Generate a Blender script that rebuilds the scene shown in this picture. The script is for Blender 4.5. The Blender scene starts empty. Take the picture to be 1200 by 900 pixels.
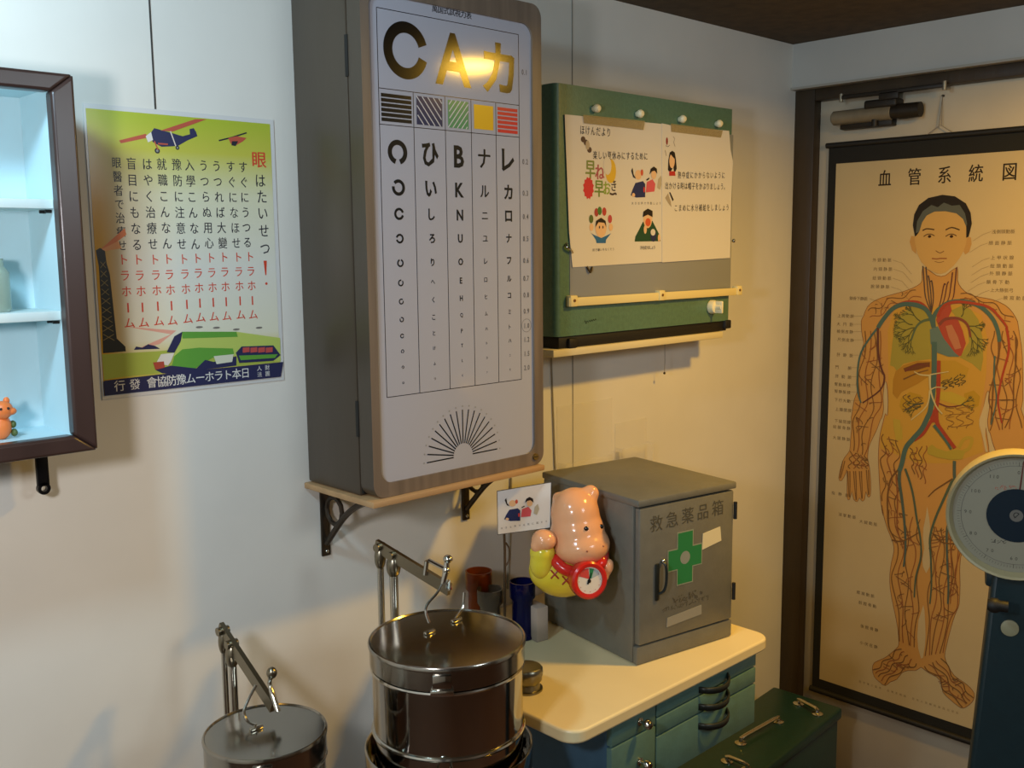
import bpy, bmesh, math, random
from mathutils import Vector, Matrix
R_ = math.radians
S = bpy.context.scene
COL = S.collection
# ------------------------------------------------------------------ camera (image 1200x900)
FPX, PITCH, YAW, ROLL = 1174.3, R_(7.735), R_(46.2825), R_(-0.5814)
CAM = Vector((0.0, -1.45, 1.5))
_F = Vector((math.cos(YAW)*math.cos(PITCH), math.sin(YAW)*math.cos(PITCH), -math.sin(PITCH)))
_R0 = Vector((math.sin(YAW), -math.cos(YAW), 0)); _U0 = _R0.cross(_F)
_R = _R0*math.cos(ROLL)+_U0*math.sin(ROLL); _U = _U0*math.cos(ROLL)-_R0*math.sin(ROLL)
cam = bpy.data.cameras.new('camera'); cam.sensor_width = 36; cam.lens = FPX/1200*36; cam.clip_start = .02
cam_o = bpy.data.objects.new('camera', cam); COL.objects.link(cam_o)
cam_o.matrix_world = Matrix(((_R.x, _U.x, -_F.x, CAM.x), (_R.y, _U.y, -_F.y, CAM.y), (_R.z, _U.z, -_F.z, CAM.z), (0, 0, 0, 1)))
S.camera = cam_o
# ------------------------------------------------------------------ colour management, world, lights
S.view_settings.view_transform = 'Standard'; S.view_settings.look = 'None'
S.view_settings.exposure = 0.0; S.view_settings.gamma = 1.0; S.view_settings.use_curve_mapping = False
W = bpy.data.worlds.new('world'); S.world = W; W.use_nodes = True
W.node_tree.nodes['Background'].inputs[0].default_value = (.62, .74, 1, 1)
W.node_tree.nodes['Background'].inputs[1].default_value = .03
def light(name, kind, loc, energy, color, aim=None, **kw):
    l = bpy.data.lights.new(name, kind); l.energy = energy; l.color = color
    for k, v in kw.items(): setattr(l, k, v)
    o = bpy.data.objects.new(name, l); COL.objects.link(o); o.location = loc
    if aim is not None: o.rotation_euler = (Vector(aim)-Vector(loc)).to_track_quat('-Z', 'Y').to_euler()
    return o
WIN_Y, WIN_Z = -2.45, 1.62
# cool fluorescent lamps on the left of the room, a warm shaded ceiling lamp on the right
light('fluorescent_lamp_light', 'POINT', (-.15, -.95, 1.55), 26, (.95, .95, 1.0), shadow_soft_size=.06)
light('tube_lamp_light', 'POINT', (.1, -.5, 1.95), 23, (.50, .78, 1.0), shadow_soft_size=.06)
light('added_fill_light', 'POINT', (1.15, -2.2, 1.9), 29, (.80, .93, 1.0), shadow_soft_size=.25)  # added fill light behind the camera, not a known lamp of the room
LAMP = (1.84, -.99, 1.982)
light('ceiling_lamp_light', 'AREA', LAMP, 17.5, (1.0, .56, .06), aim=(1.84, -.99, 0), shape='DISK', size=.13, spread=R_(169))

# ------------------------------------------------------------------ helpers
def ray(px, py): return (_F*FPX+_R*(px-600)-_U*(py-450))/FPX
def at(px, py, dep): return CAM+ray(px, py)*dep
def hit(px, py, ax, v):
    d = ray(px, py); return CAM+d*((v-CAM[ax])/d[ax])
def lin(h):
    h = h.lstrip('#'); o = []
    for i in (0, 2, 4):
        c = int(h[i:i+2], 16)/255; o.append(c/12.92 if c <= .04045 else ((c+.055)/1.055)**2.4)
    return (*o, 1)
_M = {}
def mat(name, col='#808080', rough=.5, metal=0, spec=.5, var=0, vscale=20, bump=0, bscale=60, emit=0, trans=0, ior=1.45, coat=0, alpha=1, stretch=None, aniso=0):
    if name in _M: return _M[name]
    m = bpy.data.materials.new(name); m.use_nodes = True; nt = m.node_tree; b = nt.nodes['Principled BSDF']
    c = lin(col); b.inputs['Base Color'].default_value = c; b.inputs['Roughness'].default_value = rough
    b.inputs['Metallic'].default_value = metal; b.inputs['Specular IOR Level'].default_value = spec
    b.inputs['IOR'].default_value = ior; b.inputs['Transmission Weight'].default_value = trans
    b.inputs['Coat Weight'].default_value = coat; b.inputs['Coat Roughness'].default_value = .05; b.inputs['Alpha'].default_value = alpha
    if emit: b.inputs['Emission Color'].default_value = c; b.inputs['Emission Strength'].default_value = emit
    tc = nt.nodes.new('ShaderNodeTexCoord'); mp = nt.nodes.new('ShaderNodeMapping'); nt.links.new(tc.outputs['Object'], mp.inputs[0])
    if stretch: mp.inputs['Scale'].default_value = stretch
    if var:
        n = nt.nodes.new('ShaderNodeTexNoise'); n.inputs['Scale'].default_value = vscale; n.inputs['Detail'].default_value = 5
        nt.links.new(mp.outputs[0], n.inputs['Vector'])
        mx = nt.nodes.new('ShaderNodeValToRGB'); e = mx.color_ramp.elements
        e[0].position = .3; e[1].position = .7
        e[0].color = tuple(x*(1-var) for x in c[:3])+(1,); e[1].color = tuple(min(1, x*(1+var)) for x in c[:3])+(1,)
        nt.links.new(n.outputs['Fac'], mx.inputs[0]); nt.links.new(mx.outputs[0], b.inputs['Base Color'])
    if bump:
        n = nt.nodes.new('ShaderNodeTexNoise'); n.inputs['Scale'].default_value = bscale; n.inputs['Detail'].default_value = 4
        nt.links.new(mp.outputs[0], n.inputs['Vector']); bp = nt.nodes.new('ShaderNodeBump'); bp.inputs['Strength'].default_value = bump; bp.inputs['Distance'].default_value = .01
        nt.links.new(n.outputs['Fac'], bp.inputs['Height']); nt.links.new(bp.outputs[0], b.inputs['Normal'])
    _M[name] = m; return m
def ink(col, rough=.55, spec=.3): return mat('ink_'+col.strip('#')+('' if rough == .55 else '_%d' % (rough*100)), col, rough, spec=spec)
def spline(pts, n=6, closed=False):
    P = [Vector(p) for p in pts]; k = len(P); out = []
    if k < 3 and not closed: return P
    for i in range(k if closed else k-1):
        if closed: a, b, c, d = P[i-1], P[i], P[(i+1) % k], P[(i+2) % k]
        else: a, b, c, d = P[max(i-1, 0)], P[i], P[i+1], P[min(i+2, k-1)]
        for j in range(n):
            t = j/n
            out.append(.5*((2*b)+(c-a)*t+(2*a-5*b+4*c-d)*t*t+(3*b-a-3*c+d)*t**3))
    if not closed: out.append(P[-1])
    return out
def frame_of(d):
    d = d.normalized(); a = Vector((0, 0, 1)) if abs(d.z) < .9 else Vector((1, 0, 0))
    u = d.cross(a).normalized(); return u, d.cross(u).normalized()
_WL = {}
class G:
    def __init__(s): s.bm = bmesh.new(); s.mats = []
    def mi(s, m):
        if m not in s.mats: s.mats.append(m)
        return s.mats.index(m)
    def face(s, vs, m):
        try: f = s.bm.faces.new(vs)
        except ValueError: return None
        f.material_index = s.mi(m); return f
    def box(s, a, b, m, bev=0, seg=2, M=None, axis=None):
        old = set(s.bm.verts); oldf = set(s.bm.faces)
        r = bmesh.ops.create_cube(s.bm, size=1)
        a = Vector(a); b = Vector(b); c = (a+b)/2; d = b-a
        for v in r['verts']: v.co = Vector((v.co.x*d.x, v.co.y*d.y, v.co.z*d.z))+c
        if bev:
            es = {e for v in r['verts'] for e in v.link_edges}
            if axis is not None: es = {e for e in es if abs((e.verts[0].co-e.verts[1].co).normalized()[axis]) > .9}
            bmesh.ops.bevel(s.bm, geom=list(es), offset=bev, segments=seg, affect='EDGES', profile=.5)
        i = s.mi(m)
        for f in s.bm.faces:
            if f not in oldf: f.material_index = i
        if M is not None:
            for v in s.bm.verts:
                if v not in old: v.co = M @ v.co
        return s
    def tube(s, pts, r, m, n=10, closed=False, cap=True, sm=0):
        P = spline(pts, sm, closed) if sm else [Vector(p) for p in pts]
        k = len(P); rs = r if isinstance(r, (list, tuple)) else [r]*k
        if len(rs) != k: rs = [rs[min(len(rs)-1, int(i/(k-1)*(len(rs)-1)+.5))] for i in range(k)]
        rings = []; u = None
        for i, p in enumerate(P):
            if closed: t = P[(i+1) % k]-P[i-1]
            else: t = P[min(i+1, k-1)]-P[max(i-1, 0)]
            t.normalize()
            if u is None: u, v = frame_of(t)
            else: u = (u-t*u.dot(t)).normalized(); v = t.cross(u)
            v = t.cross(u)
            rings.append([s.bm.verts.new(p+(u*math.cos(2*math.pi*j/n)+v*math.sin(2*math.pi*j/n))*rs[i]) for j in range(n)])
        for i in range(k if closed else k-1):
            a, b = rings[i], rings[(i+1) % k]
            for j in range(n): s.face((a[j], a[(j+1) % n], b[(j+1) % n], b[j]), m)
        if cap and not closed: s.face(rings[0][::-1], m); s.face(rings[-1], m)
        return s
    def cyl(s, p0, p1, r, m, r1=None, n=24): return s.tube([p0, p1], [r, r if r1 is None else r1], m, n)
    def lathe(s, prof, m, o=(0, 0, 0), d=(0, 0, 1), n=40):
        o = Vector(o); d = Vector(d).normalized(); u, v = frame_of(d); rings = []
        for r, z in prof:
            if r < 1e-6: rings.append([s.bm.verts.new(o+d*z)])
            else: rings.append([s.bm.verts.new(o+d*z+(u*math.cos(2*math.pi*j/n)+v*math.sin(2*math.pi*j/n))*r) for j in range(n)])
        for a, b in zip(rings, rings[1:]):
            for j in range(n):
                q = [a[j % len(a)], a[(j+1) % len(a)], b[(j+1) % len(b)], b[j % len(b)]]
                w = []
                for x in q:
                    if x not in w: w.append(x)
                if len(w) > 2: s.face(w, m)
        return s
    def ball(s, c, r, m, M=None, seg=24):
        old = set(s.bm.verts); oldf = set(s.bm.faces)
        q = bmesh.ops.create_uvsphere(s.bm, u_segments=seg, v_segments=seg//2+2, radius=1)
        r = Vector((r, r, r)) if not hasattr(r, '__len__') else Vector(r)
        for v in q['verts']:
            p = Vector((v.co.x*r.x, v.co.y*r.y, v.co.z*r.z)); v.co = Vector(c)+((M @ p) if M is not None else p)
        i = s.mi(m)
        for f in s.bm.faces:
            if f not in oldf: f.material_index = i
        return s
    def slab(s, P, pts, m, t0, t1):                       # polygon in print frame P extruded from height t0 to t1
        A = [s.bm.verts.new(P.p(x, y, t0)) for x, y in pts]; B = [s.bm.verts.new(P.p(x, y, t1)) for x, y in pts]
        k = len(A); s.face(A[::-1], m); s.face(B, m)
        for i in range(k): s.face((A[i], A[(i+1) % k], B[(i+1) % k], B[i]), m)
        return s
    def build(s, name, parent=None, flat=False, fixn=True):
        if fixn: bmesh.ops.recalc_face_normals(s.bm, faces=s.bm.faces)
        me = bpy.data.meshes.new(name); s.bm.to_mesh(me); s.bm.free()
        for m in s.mats: me.materials.append(m)
        return link(name, me, parent, flat)
def link(name, me, parent=None, flat=False):
    xs = [v.co for v in me.vertices]
    o0 = Vector(((min(v.x for v in xs)+max(v.x for v in xs))/2, (min(v.y for v in xs)+max(v.y for v in xs))/2, min(v.z for v in xs)))
    me.transform(Matrix.Translation(-o0))
    if not flat:
        for p in me.polygons: p.use_smooth = True
        me.set_sharp_from_angle(angle=R_(38))
    o = bpy.data.objects.new(name, me); COL.objects.link(o); o.location = o0
    _WL[o.name] = o0
    if parent is not None:
        o.parent = parent; o.location = o0-_WL[parent.name]
    return o
def thing(name, loc, label, cat, group=None):
    o = bpy.data.objects.new(name, None); COL.objects.link(o); o.location = loc; o.empty_display_size = .05
    _WL[o.name] = Vector(loc); return tag(o, label, cat, group)
def tag(o, label, cat, group=None):
    o['label'] = label; o['category'] = cat
    if group: o['group'] = group
    return o
def struct(o): o['kind'] = 'structure'; return o
# ---- text glyphs
_GL = {}
def glyph(ch, bold):
    k = (ch, bold)
    if k in _GL: return _GL[k]
    c = bpy.data.curves.new('glyph', 'FONT'); c.body = ch; c.resolution_u = 2; c.offset = bold
    o = bpy.data.objects.new('glyph', c); COL.objects.link(o); bpy.context.view_layer.update()
    me = bpy.data.meshes.new_from_object(o.evaluated_get(bpy.context.evaluated_depsgraph_get()))
    vs = [(v.co.x, v.co.y) for v in me.vertices]; fs = [tuple(p.vertices) for p in me.polygons]
    bpy.data.objects.remove(o); bpy.data.meshes.remove(me); bpy.data.curves.remove(c)
    if vs:
        x0 = min(v[0] for v in vs); x1 = max(v[0] for v in vs); y0 = min(v[1] for v in vs); y1 = max(v[1] for v in vs)
    else: x0 = x1 = y0 = y1 = 0
    _GL[k] = (vs, fs, x0, x1, y0, y1); return _GL[k]
def scrawl(P, a, b, h, m, n, seed):                       # worn lettering that can no longer be read
    q = random.Random(seed)
    for i in range(n):
        t = (i+.5)/n; x, y = a[0]+(b[0]-a[0])*t, a[1]+(b[1]-a[1])*t
        for k in range(3):
            w = h*.45; P.stroke([(x+q.uniform(-w, w), y+q.uniform(-h/2, h/2)), (x+q.uniform(-w, w), y+q.uniform(-h/2, h/2))], h*.11, m, 1)
class Pr:                                                  # flat print frame on a real surface
    E = .00022; Q = 0
    def __init__(s, g, O, ux, uy):
        s.g = g; s.O = Vector(O); s.ux = Vector(ux).normalized(); s.uy = Vector(uy).normalized(); s.n = s.ux.cross(s.uy)
    def p(s, x, y, h=0): return s.O+s.ux*x+s.uy*y+s.n*h
    def on(s, px, py):                                     # where the sight line through an image point meets this surface
        d = ray(px, py); q = CAM+d*((s.O-CAM).dot(s.n)/d.dot(s.n))-s.O
        return (q.dot(s.ux), q.dot(s.uy))
    def up(s, L):
        Pr.Q = (Pr.Q+1) % 60; return L+Pr.Q*.013
    def poly(s, pts, m, L=1):
        L = s.up(L); s.g.face([s.g.bm.verts.new(s.p(x, y, L*s.E)) for x, y in pts], m)
    def rect(s, x0, y0, x1, y1, m, L=1): s.poly([(x0, y0), (x1, y0), (x1, y1), (x0, y1)], m, L)
    def ell(s, cx, cy, rx, ry, m, L=1, n=20, a0=0, rot=0):
        c, q = math.cos(rot), math.sin(rot); P = []
        for i in range(n):
            a = 2*math.pi*i/n; x, y = rx*math.cos(a), ry*math.sin(a); P.append((cx+x*c-y*q, cy+x*q+y*c))
        s.poly(P, m, L)
    def stroke(s, pts, w, m, L=1, closed=False, sm=0, taper=None):
        if sm: pts = [(v.x, v.y) for v in spline([(x, y, 0) for x, y in pts], sm, closed)]
        k = len(pts); L = s.up(L)
        if k < 2: return
        A = []; B = []
        for i in range(k):
            if closed: a, b = pts[i-1], pts[(i+1) % k]
            else: a, b = pts[max(i-1, 0)], pts[min(i+1, k-1)]
            dx, dy = b[0]-a[0], b[1]-a[1]; l = math.hypot(dx, dy) or 1
            h = w/2*(1 if taper is None else 1+(taper-1)*i/(k-1)); nx, ny = -dy/l*h, dx/l*h; x, y = pts[i]
            A.append(s.g.bm.verts.new(s.p(x+nx, y+ny, L*s.E))); B.append(s.g.bm.verts.new(s.p(x-nx, y-ny, L*s.E)))
        for i in range(k if closed else k-1):
            j = (i+1) % k; s.g.face((B[i], B[j], A[j], A[i]), m)
    def arc(s, cx, cy, r, w, a0, a1, m, L=1, n=36):
        s.stroke([(cx+r*math.cos(a0+(a1-a0)*i/n), cy+r*math.sin(a0+(a1-a0)*i/n)) for i in range(n+1)], w, m, L)
    def ch(s, c, cx, cy, h, m, L=1, bold=0, box=False, sx=1):   # one character centred; em box, or its own bounds if box
        if bold and ord(c) >= 0x3000 and not box:
            for dx, dy, q in ((-.6, 0, 0), (.6, 0, .12), (0, .5, .24)): s.ch(c, cx+dx*bold*h, cy+dy*bold*h, h, m, L, 0, box, sx)
            return
        vs, fs, x0, x1, y0, y1 = glyph(c, bold)
        if not vs: return
        L = s.up(L)
        if box: ox, oy, k = (x0+x1)/2, (y0+y1)/2, h/max(y1-y0, 1e-3)
        else: ox, oy, k = ((x0+x1)/2 if ord(c) < 256 else .5), .38, h
        V = [s.g.bm.verts.new(s.p(cx+(x-ox)*k*sx, cy+(y-oy)*k, L*s.E)) for x, y in vs]
        for f in fs: s.g.face([V[i] for i in f], m)
    def line(s, t, a, b, h, m, L=1, bold=0, sx=1):         # characters spread from a to b (centres)
        k = len(t)
        for i, c in enumerate(t):
            q = i/(k-1) if k > 1 else .5
            s.ch(c, a[0]+(b[0]-a[0])*q, a[1]+(b[1]-a[1])*q, h, m, L, bold, sx=sx)
def zmap(x0, y0, k): return lambda X, Y: (x0+X*k, y0+Y*k)

# ------------------------------------------------------------------ materials
wallm = mat('cream_plaster', '#d9d5ca', .75, var=.04, vscale=5, bump=.12, bscale=9)
ceil_m = mat('brown_ceiling', '#4c3d26', .8, var=.25, vscale=30)
dkwood = mat('dark_stained_wood', '#35291a', .45, var=.35, vscale=12, stretch=(1, 1, .12), bump=.1)
black = mat('black_matte', '#15130f', .6)
chrome = mat('chrome', '#c9c5bb', .14, 1)
steel = mat('polished_steel', '#aeaaa2', .10, 1)
lidsteel = mat('brushed_steel_lid', '#a5a198', .17, 1, bump=.02, bscale=14)
cream = mat('cream_plastic', '#e9dfb8', .4)
paper = mat('white_paper', '#d6d0c4', .7)
# ------------------------------------------------------------------ the room
XC, ZC = 2.434, 2.02
XW, YF = -1.35, -3.1
def bx(name, a, b, m, parent=None, bev=0): return G().box(a, b, m, bev).build(name, parent)
def wall_material():
    m = mat('cream_plaster_wall', '#d9d5ca', .72, var=.05, vscale=4, bump=.15, bscale=7); nt = m.node_tree; b = nt.nodes['Principled BSDF']
    return m
struct(bx('wall_back', (XW-.1, 0, 0), (XC+.16, .1, ZC), wall_material()))
struct(bx('floor', (XW-.1, YF-.1, -.05), (XC+.16, .1, 0), mat('brown_floorboards', '#4a3020', .5, var=.3, vscale=6, stretch=(1, 8, 1))))
struct(bx('ceiling', (XW-.1, YF-.1, ZC), (XC+.16, .1, ZC+.05), ceil_m))
struct(bx('wall_front', (XW-.1, YF-.1, 0), (XC+.16, YF, ZC), mat('brown_panelling', '#5b4634', .7, var=.2, vscale=4)))
g = G(); y0, y1, z0, z1 = WIN_Y-.36, WIN_Y+.36, WIN_Z-.4, WIN_Z+.36
for a, b in (((YF, 0), (y0, ZC)), ((y1, 0), (0, ZC)), ((y0, 0), (y1, z0)), ((y0, z1), (y1, ZC))):
    g.box((XW-.1, a[0], a[1]), (XW, b[0], b[1]), wallm)
struct(g.build('wall_left'))
g = G(); wf = mat('white_window_paint', '#d8d6d0', .5)
for a, b in (((y0, z0), (y1, z0+.04)), ((y0, z1-.04), (y1, z1)), ((y0, z0), (y0+.04, z1)), ((y1-.04, z0), (y1, z1))):
    g.box((XW-.08, a[0], a[1]), (XW-.03, b[0], b[1]), wf)
struct(g.build('window_1'))
# thin dark joints where the wall boards of the back wall meet
jm = mat('dark_joint', '#3a3733', .9)
struct(bx('trim_1', (hit(178, 60, 1, 0).x-.001, -.0012, 1.6), (hit(178, 60, 1, 0).x+.001, .001, ZC), jm))
struct(bx('trim_2', (1.5655, -.0012, .9), (1.5675, .001, ZC), mat('grey_joint', '#8a857b', .9)))
# right wall: lintel, frame, door
wallr = mat('grey_plaster', '#b3afa6', .75, var=.04, vscale=5)
struct(bx('wall_right', (XC+.06, YF, 0), (XC+.16, 0, ZC), wallr))
g = G(); g.box((XC-.017, YF, 1.909), (XC+.06, 0, ZC), wallr)
g.box((XC-.024, YF, 1.903), (XC+.02, 0, 1.909), mat('grey_white_edge', '#9d978a', .7)); struct(g.build('trim_3'))
g = G(); g.box((XC, -.058, 0), (XC+.06, .0, 1.903), dkwood, .003); g.box((XC, -1.05, 1.872), (XC+.06, -.058, 1.903), dkwood, .003)
g.box((XC, -1.11, 0), (XC+.06, -1.05, 1.903), dkwood, .003); struct(g.build('trim_4'))
dr = G().box((XC+.031, -1.05, .01), (XC+.06, -.058, 1.873), mat('cream_door_paint', '#b9ad96', .6, var=.06, vscale=5), .002).build('door_1'); struct(dr)

# ------------------------------------------------------------------ eye chart light box
D0 = -.19
EB = thing('eye_chart_box', (1.09, -.1, 1.105), 'tall brown wooden light box with a white eye test chart on its front', 'eye chart')
cx0, cx1, cz0, cz1 = .903, 1.283, 1.1095, 1.913
side_m = mat('brown_grey_varnish', '#453b2f', .35, var=.12, vscale=6, stretch=(1, 1, .3), bump=.06, bscale=20)
ven = mat('walnut_veneer', '#6f6153', .4, var=.22, vscale=55, stretch=(1, 1, .06))
g = G().box((cx0, -.152, cz0), (cx1, -.001, cz1), side_m, .004)
g.box((cx0+.004, -.156, cz0+.004), (cx1-.004, -.15, cz1-.004), black)
g.build('body', EB)
g = G(); P = Pr(g, (0, D0, 0), (1, 0, 0), (0, 0, 1))
def rrect(x0, z0, x1, z1, r, n=6):
    o = []
    for cx, cz, a in ((x1-r, z1-r, 0), (x0+r, z1-r, 90), (x0+r, z0+r, 180), (x1-r, z0+r, 270)):
        for i in range(n+1): t = R_(a+90*i/n); o.append((cx+r*math.cos(t), cz+r*math.sin(t)))
    return o
pz = Pr(g, (0, D0, 0), (1, 0, 0), (0, 0, 1))
pL = pz.on(437, 200)[0]; pR = pz.on(625.5, 300)[0]; pB = pz.on(530, 560)[1]*0+1.132; pT = cz1-.035
outer = rrect(cx0, cz0, cx1, cz1, .022); inner = rrect(pL, pB, pR, pT, .022)
k = len(outer)
VO = [g.bm.verts.new(pz.p(x, z, 0)) for x, z in outer]; VI = [g.bm.verts.new(pz.p(x, z, 0)) for x, z in inner]
WO = [g.bm.verts.new(pz.p(x, z, -.034)) for x, z in outer]; WI = [g.bm.verts.new(pz.p(x, z, -.008)) for x, z in inner]
for i in range(k):
    j = (i+1) % k
    g.face((VO[i], VO[j], VI[j], VI[i]), ven); g.face((VO[j], VO[i], WO[i], WO[j]), side_m); g.face((VI[i], VI[j], WI[j], WI[i]), ven)
g.face(WO, ven)
fr = g.build('front_frame', EB)
g = G().cyl((pz.on(627, 535)[0], D0-.003, pz.on(627, 535)[1]), (pz.on(627, 535)[0], D0+.004, pz.on(627, 535)[1]), .006, mat('brass', '#a08a58', .35, 1), n=16)
g.box((pz.on(627, 535)[0]-.005, D0-.0035, pz.on(627, 535)[1]-.0006), (pz.on(627, 535)[0]+.005, D0-.0028, pz.on(627, 535)[1]+.0006), black)
g.build('screw', EB)
for (xa, ya, yb) in ((405, 40, 90), (418, 470, 512)):
    a = hit(xa, ya, 0, cx0-.0008); b = hit(xa, yb, 0, cx0-.0008)
    G().box((cx0-.0016, a.y-.004, b.z), (cx0+.002, a.y+.004, a.z), black, .001).build('hinge_slot', EB)
# pane with the printed chart
g = G(); P = Pr(g, (0, D0+.004, 0), (1, 0, 0), (0, 0, 1))
panem = mat('white_acrylic', '#a6a7b1', .09, spec=.5, coat=.0)
g.slab(P, inner, panem, -.003, 0)
K = ink('#12110f', .17, .5)
z3, z4, z5 = zmap(340, 0, .26667), zmap(340, 230, .27778), zmap(340, 440, .26667)
o3 = lambda X, Y: P.on(*z3(X, Y)); o4 = lambda X, Y: P.on(*z4(X, Y)); o5 = lambda X, Y: P.on(*z5(X, Y))
xcol = [(o3(a, 420)[0]+o4(b, 600)[0])/2 for a, b in ((386, 404), (541, 541), (682, 668), (797, 774), (906, 875), (1008, 971))]
zt = (o3(372, 23)[1]+o3(1010, 160)[1])/2; zr1 = (o3(385, 378)[1]+o3(1008, 470)[1])/2; zr2 = (o3(393, 540)[1]+o3(1008, 608)[1])/2
zb = (o4(410, 848)[1]+o4(972, 773)[1])/2
lw = .0011
for z in (zt, zr1, zr2, zb): P.rect(xcol[0], z-lw/2, xcol[5], z+lw/2, K)
for i, x in enumerate(xcol): P.rect(x-lw/2, zb, x+lw/2, zt if i in (0, 5) else zr1, K)
c = o3(708, 52); P.line('萬国式試視力表', (o3(635, 38)[0], c[1]), (o3(785, 68)[0], c[1]), .0125, K, 1, .01)
# first row
c = o3(508, 222); rC = .043
P.arc(c[0], c[1], rC-.0085, .017, R_(17), R_(343), K, 1, 48)
G1 = mat('gilt_black_ink', '#241c0a', .28, spec=.9)
c = o3(716, 262); P.ch('A', c[0], c[1], .082, K, 1, .022, True, sx=.92)
c = o3(916, 300); P.ch('カ', c[0], c[1], .082, K, 1, .025, True, sx=.95)
# colour patches
def patch(i, col, kind):
    x0, x1 = xcol[i]+.004, xcol[i+1]-.004; h = zr1-zr2; z0, z1 = zr2+.005, zr1-.005; m = ink(col, .17, .45)
    if kind == 'h':
        n = 6 if i == 0 else 6; st = (z1-z0)/n
        for q in range(n): P.rect(x0, z0+q*st, x1, z0+q*st+st*.74, m)
    elif kind == 's': P.rect(x0+.002, z0+.002, x1-.002, z1-.002, m)
    else:
        P.rect(x0+.002, z0, x1-.002, z1, m); wm = ink('#c3c6cc', .3)
        sg = 1 if kind == '/' else -1; w, hh = x1-x0-.004, z1-z0
        for q in range(-4, 6):
            a = (x0+.002)+q*w/4.6; pts = []
            for t in range(13):
                u = t/12; xx = a+u*hh*.85; zz = z0+hh*u if sg > 0 else z1-hh*u
                if x0+.002 <= xx <= x1-.002: pts.append((xx, zz))
            if len(pts) > 1: P.stroke(pts, .0016, wm, 2)
patch(0, '#191919', 'h'); patch(1, '#1d2c52', '\\'); patch(2, '#4d8a5e', '/'); patch(3, '#d8ad22', 's'); patch(4, '#c23a30', 'h')
lab = [('0.1', o3(1037, 318)), ('0.2', o3(1037, 710)), ('0.3', o3(1037, 848)), ('0.4', o4(993, 85)), ('0.5', o4(993, 178)), ('0.6', o4(993, 270)), ('0.7', o4(993, 345)),
       ('0.8', o4(995, 415)), ('0.9', o4(997, 483)), ('1.0', o4(995, 545)), ('1.2', o4(995, 603)), ('1.5', o4(995, 663)), ('2.0', o4(995, 722))]
lx = sum(p[0] for _, p in lab)/len(lab)
col2, col3, col4, col5 = 'ひいしろりへくことけふつ', 'BKNUOEHQPTLC', 'ナルニユレロヒムハトコフ', 'レカロナフルコミトハニヒ'
gaps = [270, 155, 0, 180, 90, 60, 30, 135, 0, 270, 225, 90]
for i, (t, p) in enumerate(lab):
    P.line(t, (lx-.0045, p[1]), (lx+.0045, p[1]), .0125, ink('#4a4a4c', .4), 1, .01, sx=.75)
    if t == '1.0': P.arc(lx, p[1], .0115, .0006, 0, 2*math.pi, ink('#5a5a5c', .4), 1)
    if not i: continue
    v = float(t); hgt = .0075/v; z = p[1]; r = hgt/2; cx = (xcol[0]+xcol[1])/2
    a = R_(gaps[i-1]); gp = .22
    P.arc(cx, z, r*.8, r*.42, a+gp+.06, a+2*math.pi-gp-.06, K, 1, 24)
    for cs, ci in ((col2, 1), (col3, 2), (col4, 3), (col5, 4)):
        P.ch(cs[i-1], (xcol[ci]+xcol[ci+1])/2, z, hgt*(1.0 if ci != 2 else .95), K, 1, .03 if v < .9 else .015, ci in (1, 2, 4) and cs[i-1] not in 'ニへ', sx=.85)
# fan of lines
c = o5(760, 340); c = (c[0], (o5(700, 358)[1]+o5(810, 338)[1])/2-.002)
for q in range(19):
    a = R_(q*10); r0, r1 = .0215, .079
    P.stroke([(c[0]+r0*math.cos(a), c[1]+r0*math.sin(a)), (c[0]+r1*math.cos(a), c[1]+r1*math.sin(a))], .0021, K, 1)
    P.ell(c[0]+.085*math.cos(a), c[1]+.085*math.sin(a), .0016, .0016, ink('#8a8a88', .4), 1, 8)
g.build('chart_panel', EB)
# its shelf and brackets
SH = G().box((.894, -.2, 1.0985), (1.276, -.001, 1.1088), mat('pale_board', '#a9865c', .55, var=.15, vscale=40, stretch=(.1, 1, 1)), .002).build('wall_shelf')
tag(SH, 'narrow wooden wall shelf carrying the eye chart light box', 'shelf')
iron = mat('old_iron', '#4b4238', .4, .8, var=.2, vscale=50)
def bracket(x, label):
    B = thing('shelf_bracket', (x, -.02, .965), label, 'bracket', 'brackets under the chart shelf')
    G().box((x-.009, -.005, .972), (x+.009, -.0005, 1.0975), iron, .002).box((x-.009, -.14, 1.0925), (x+.009, -.0005, 1.0980), iron, .002).build('plate', B)
    G().tube([(x, -.006, .995), (x, -.028, 1.018), (x, -.06, 1.05), (x, -.095, 1.075), (x, -.13, 1.090)], .0055, iron, 8, sm=4).build('brace', B)
    pts = [(x, -.033+.023*math.cos(t*.525), 1.058+.024*math.sin(t*.525)) for t in range(13)]
    G().tube(pts, .0042, iron, 8, closed=False).build('scroll', B)
    for z in (.981, 1.001): G().ball((x, -.006, z), .0035, chrome, seg=10).build('screw', B)
bracket(.932, 'ornate iron bracket under the left end of the chart shelf')
bracket(1.255, 'ornate iron bracket under the right end of the chart shelf')

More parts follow.
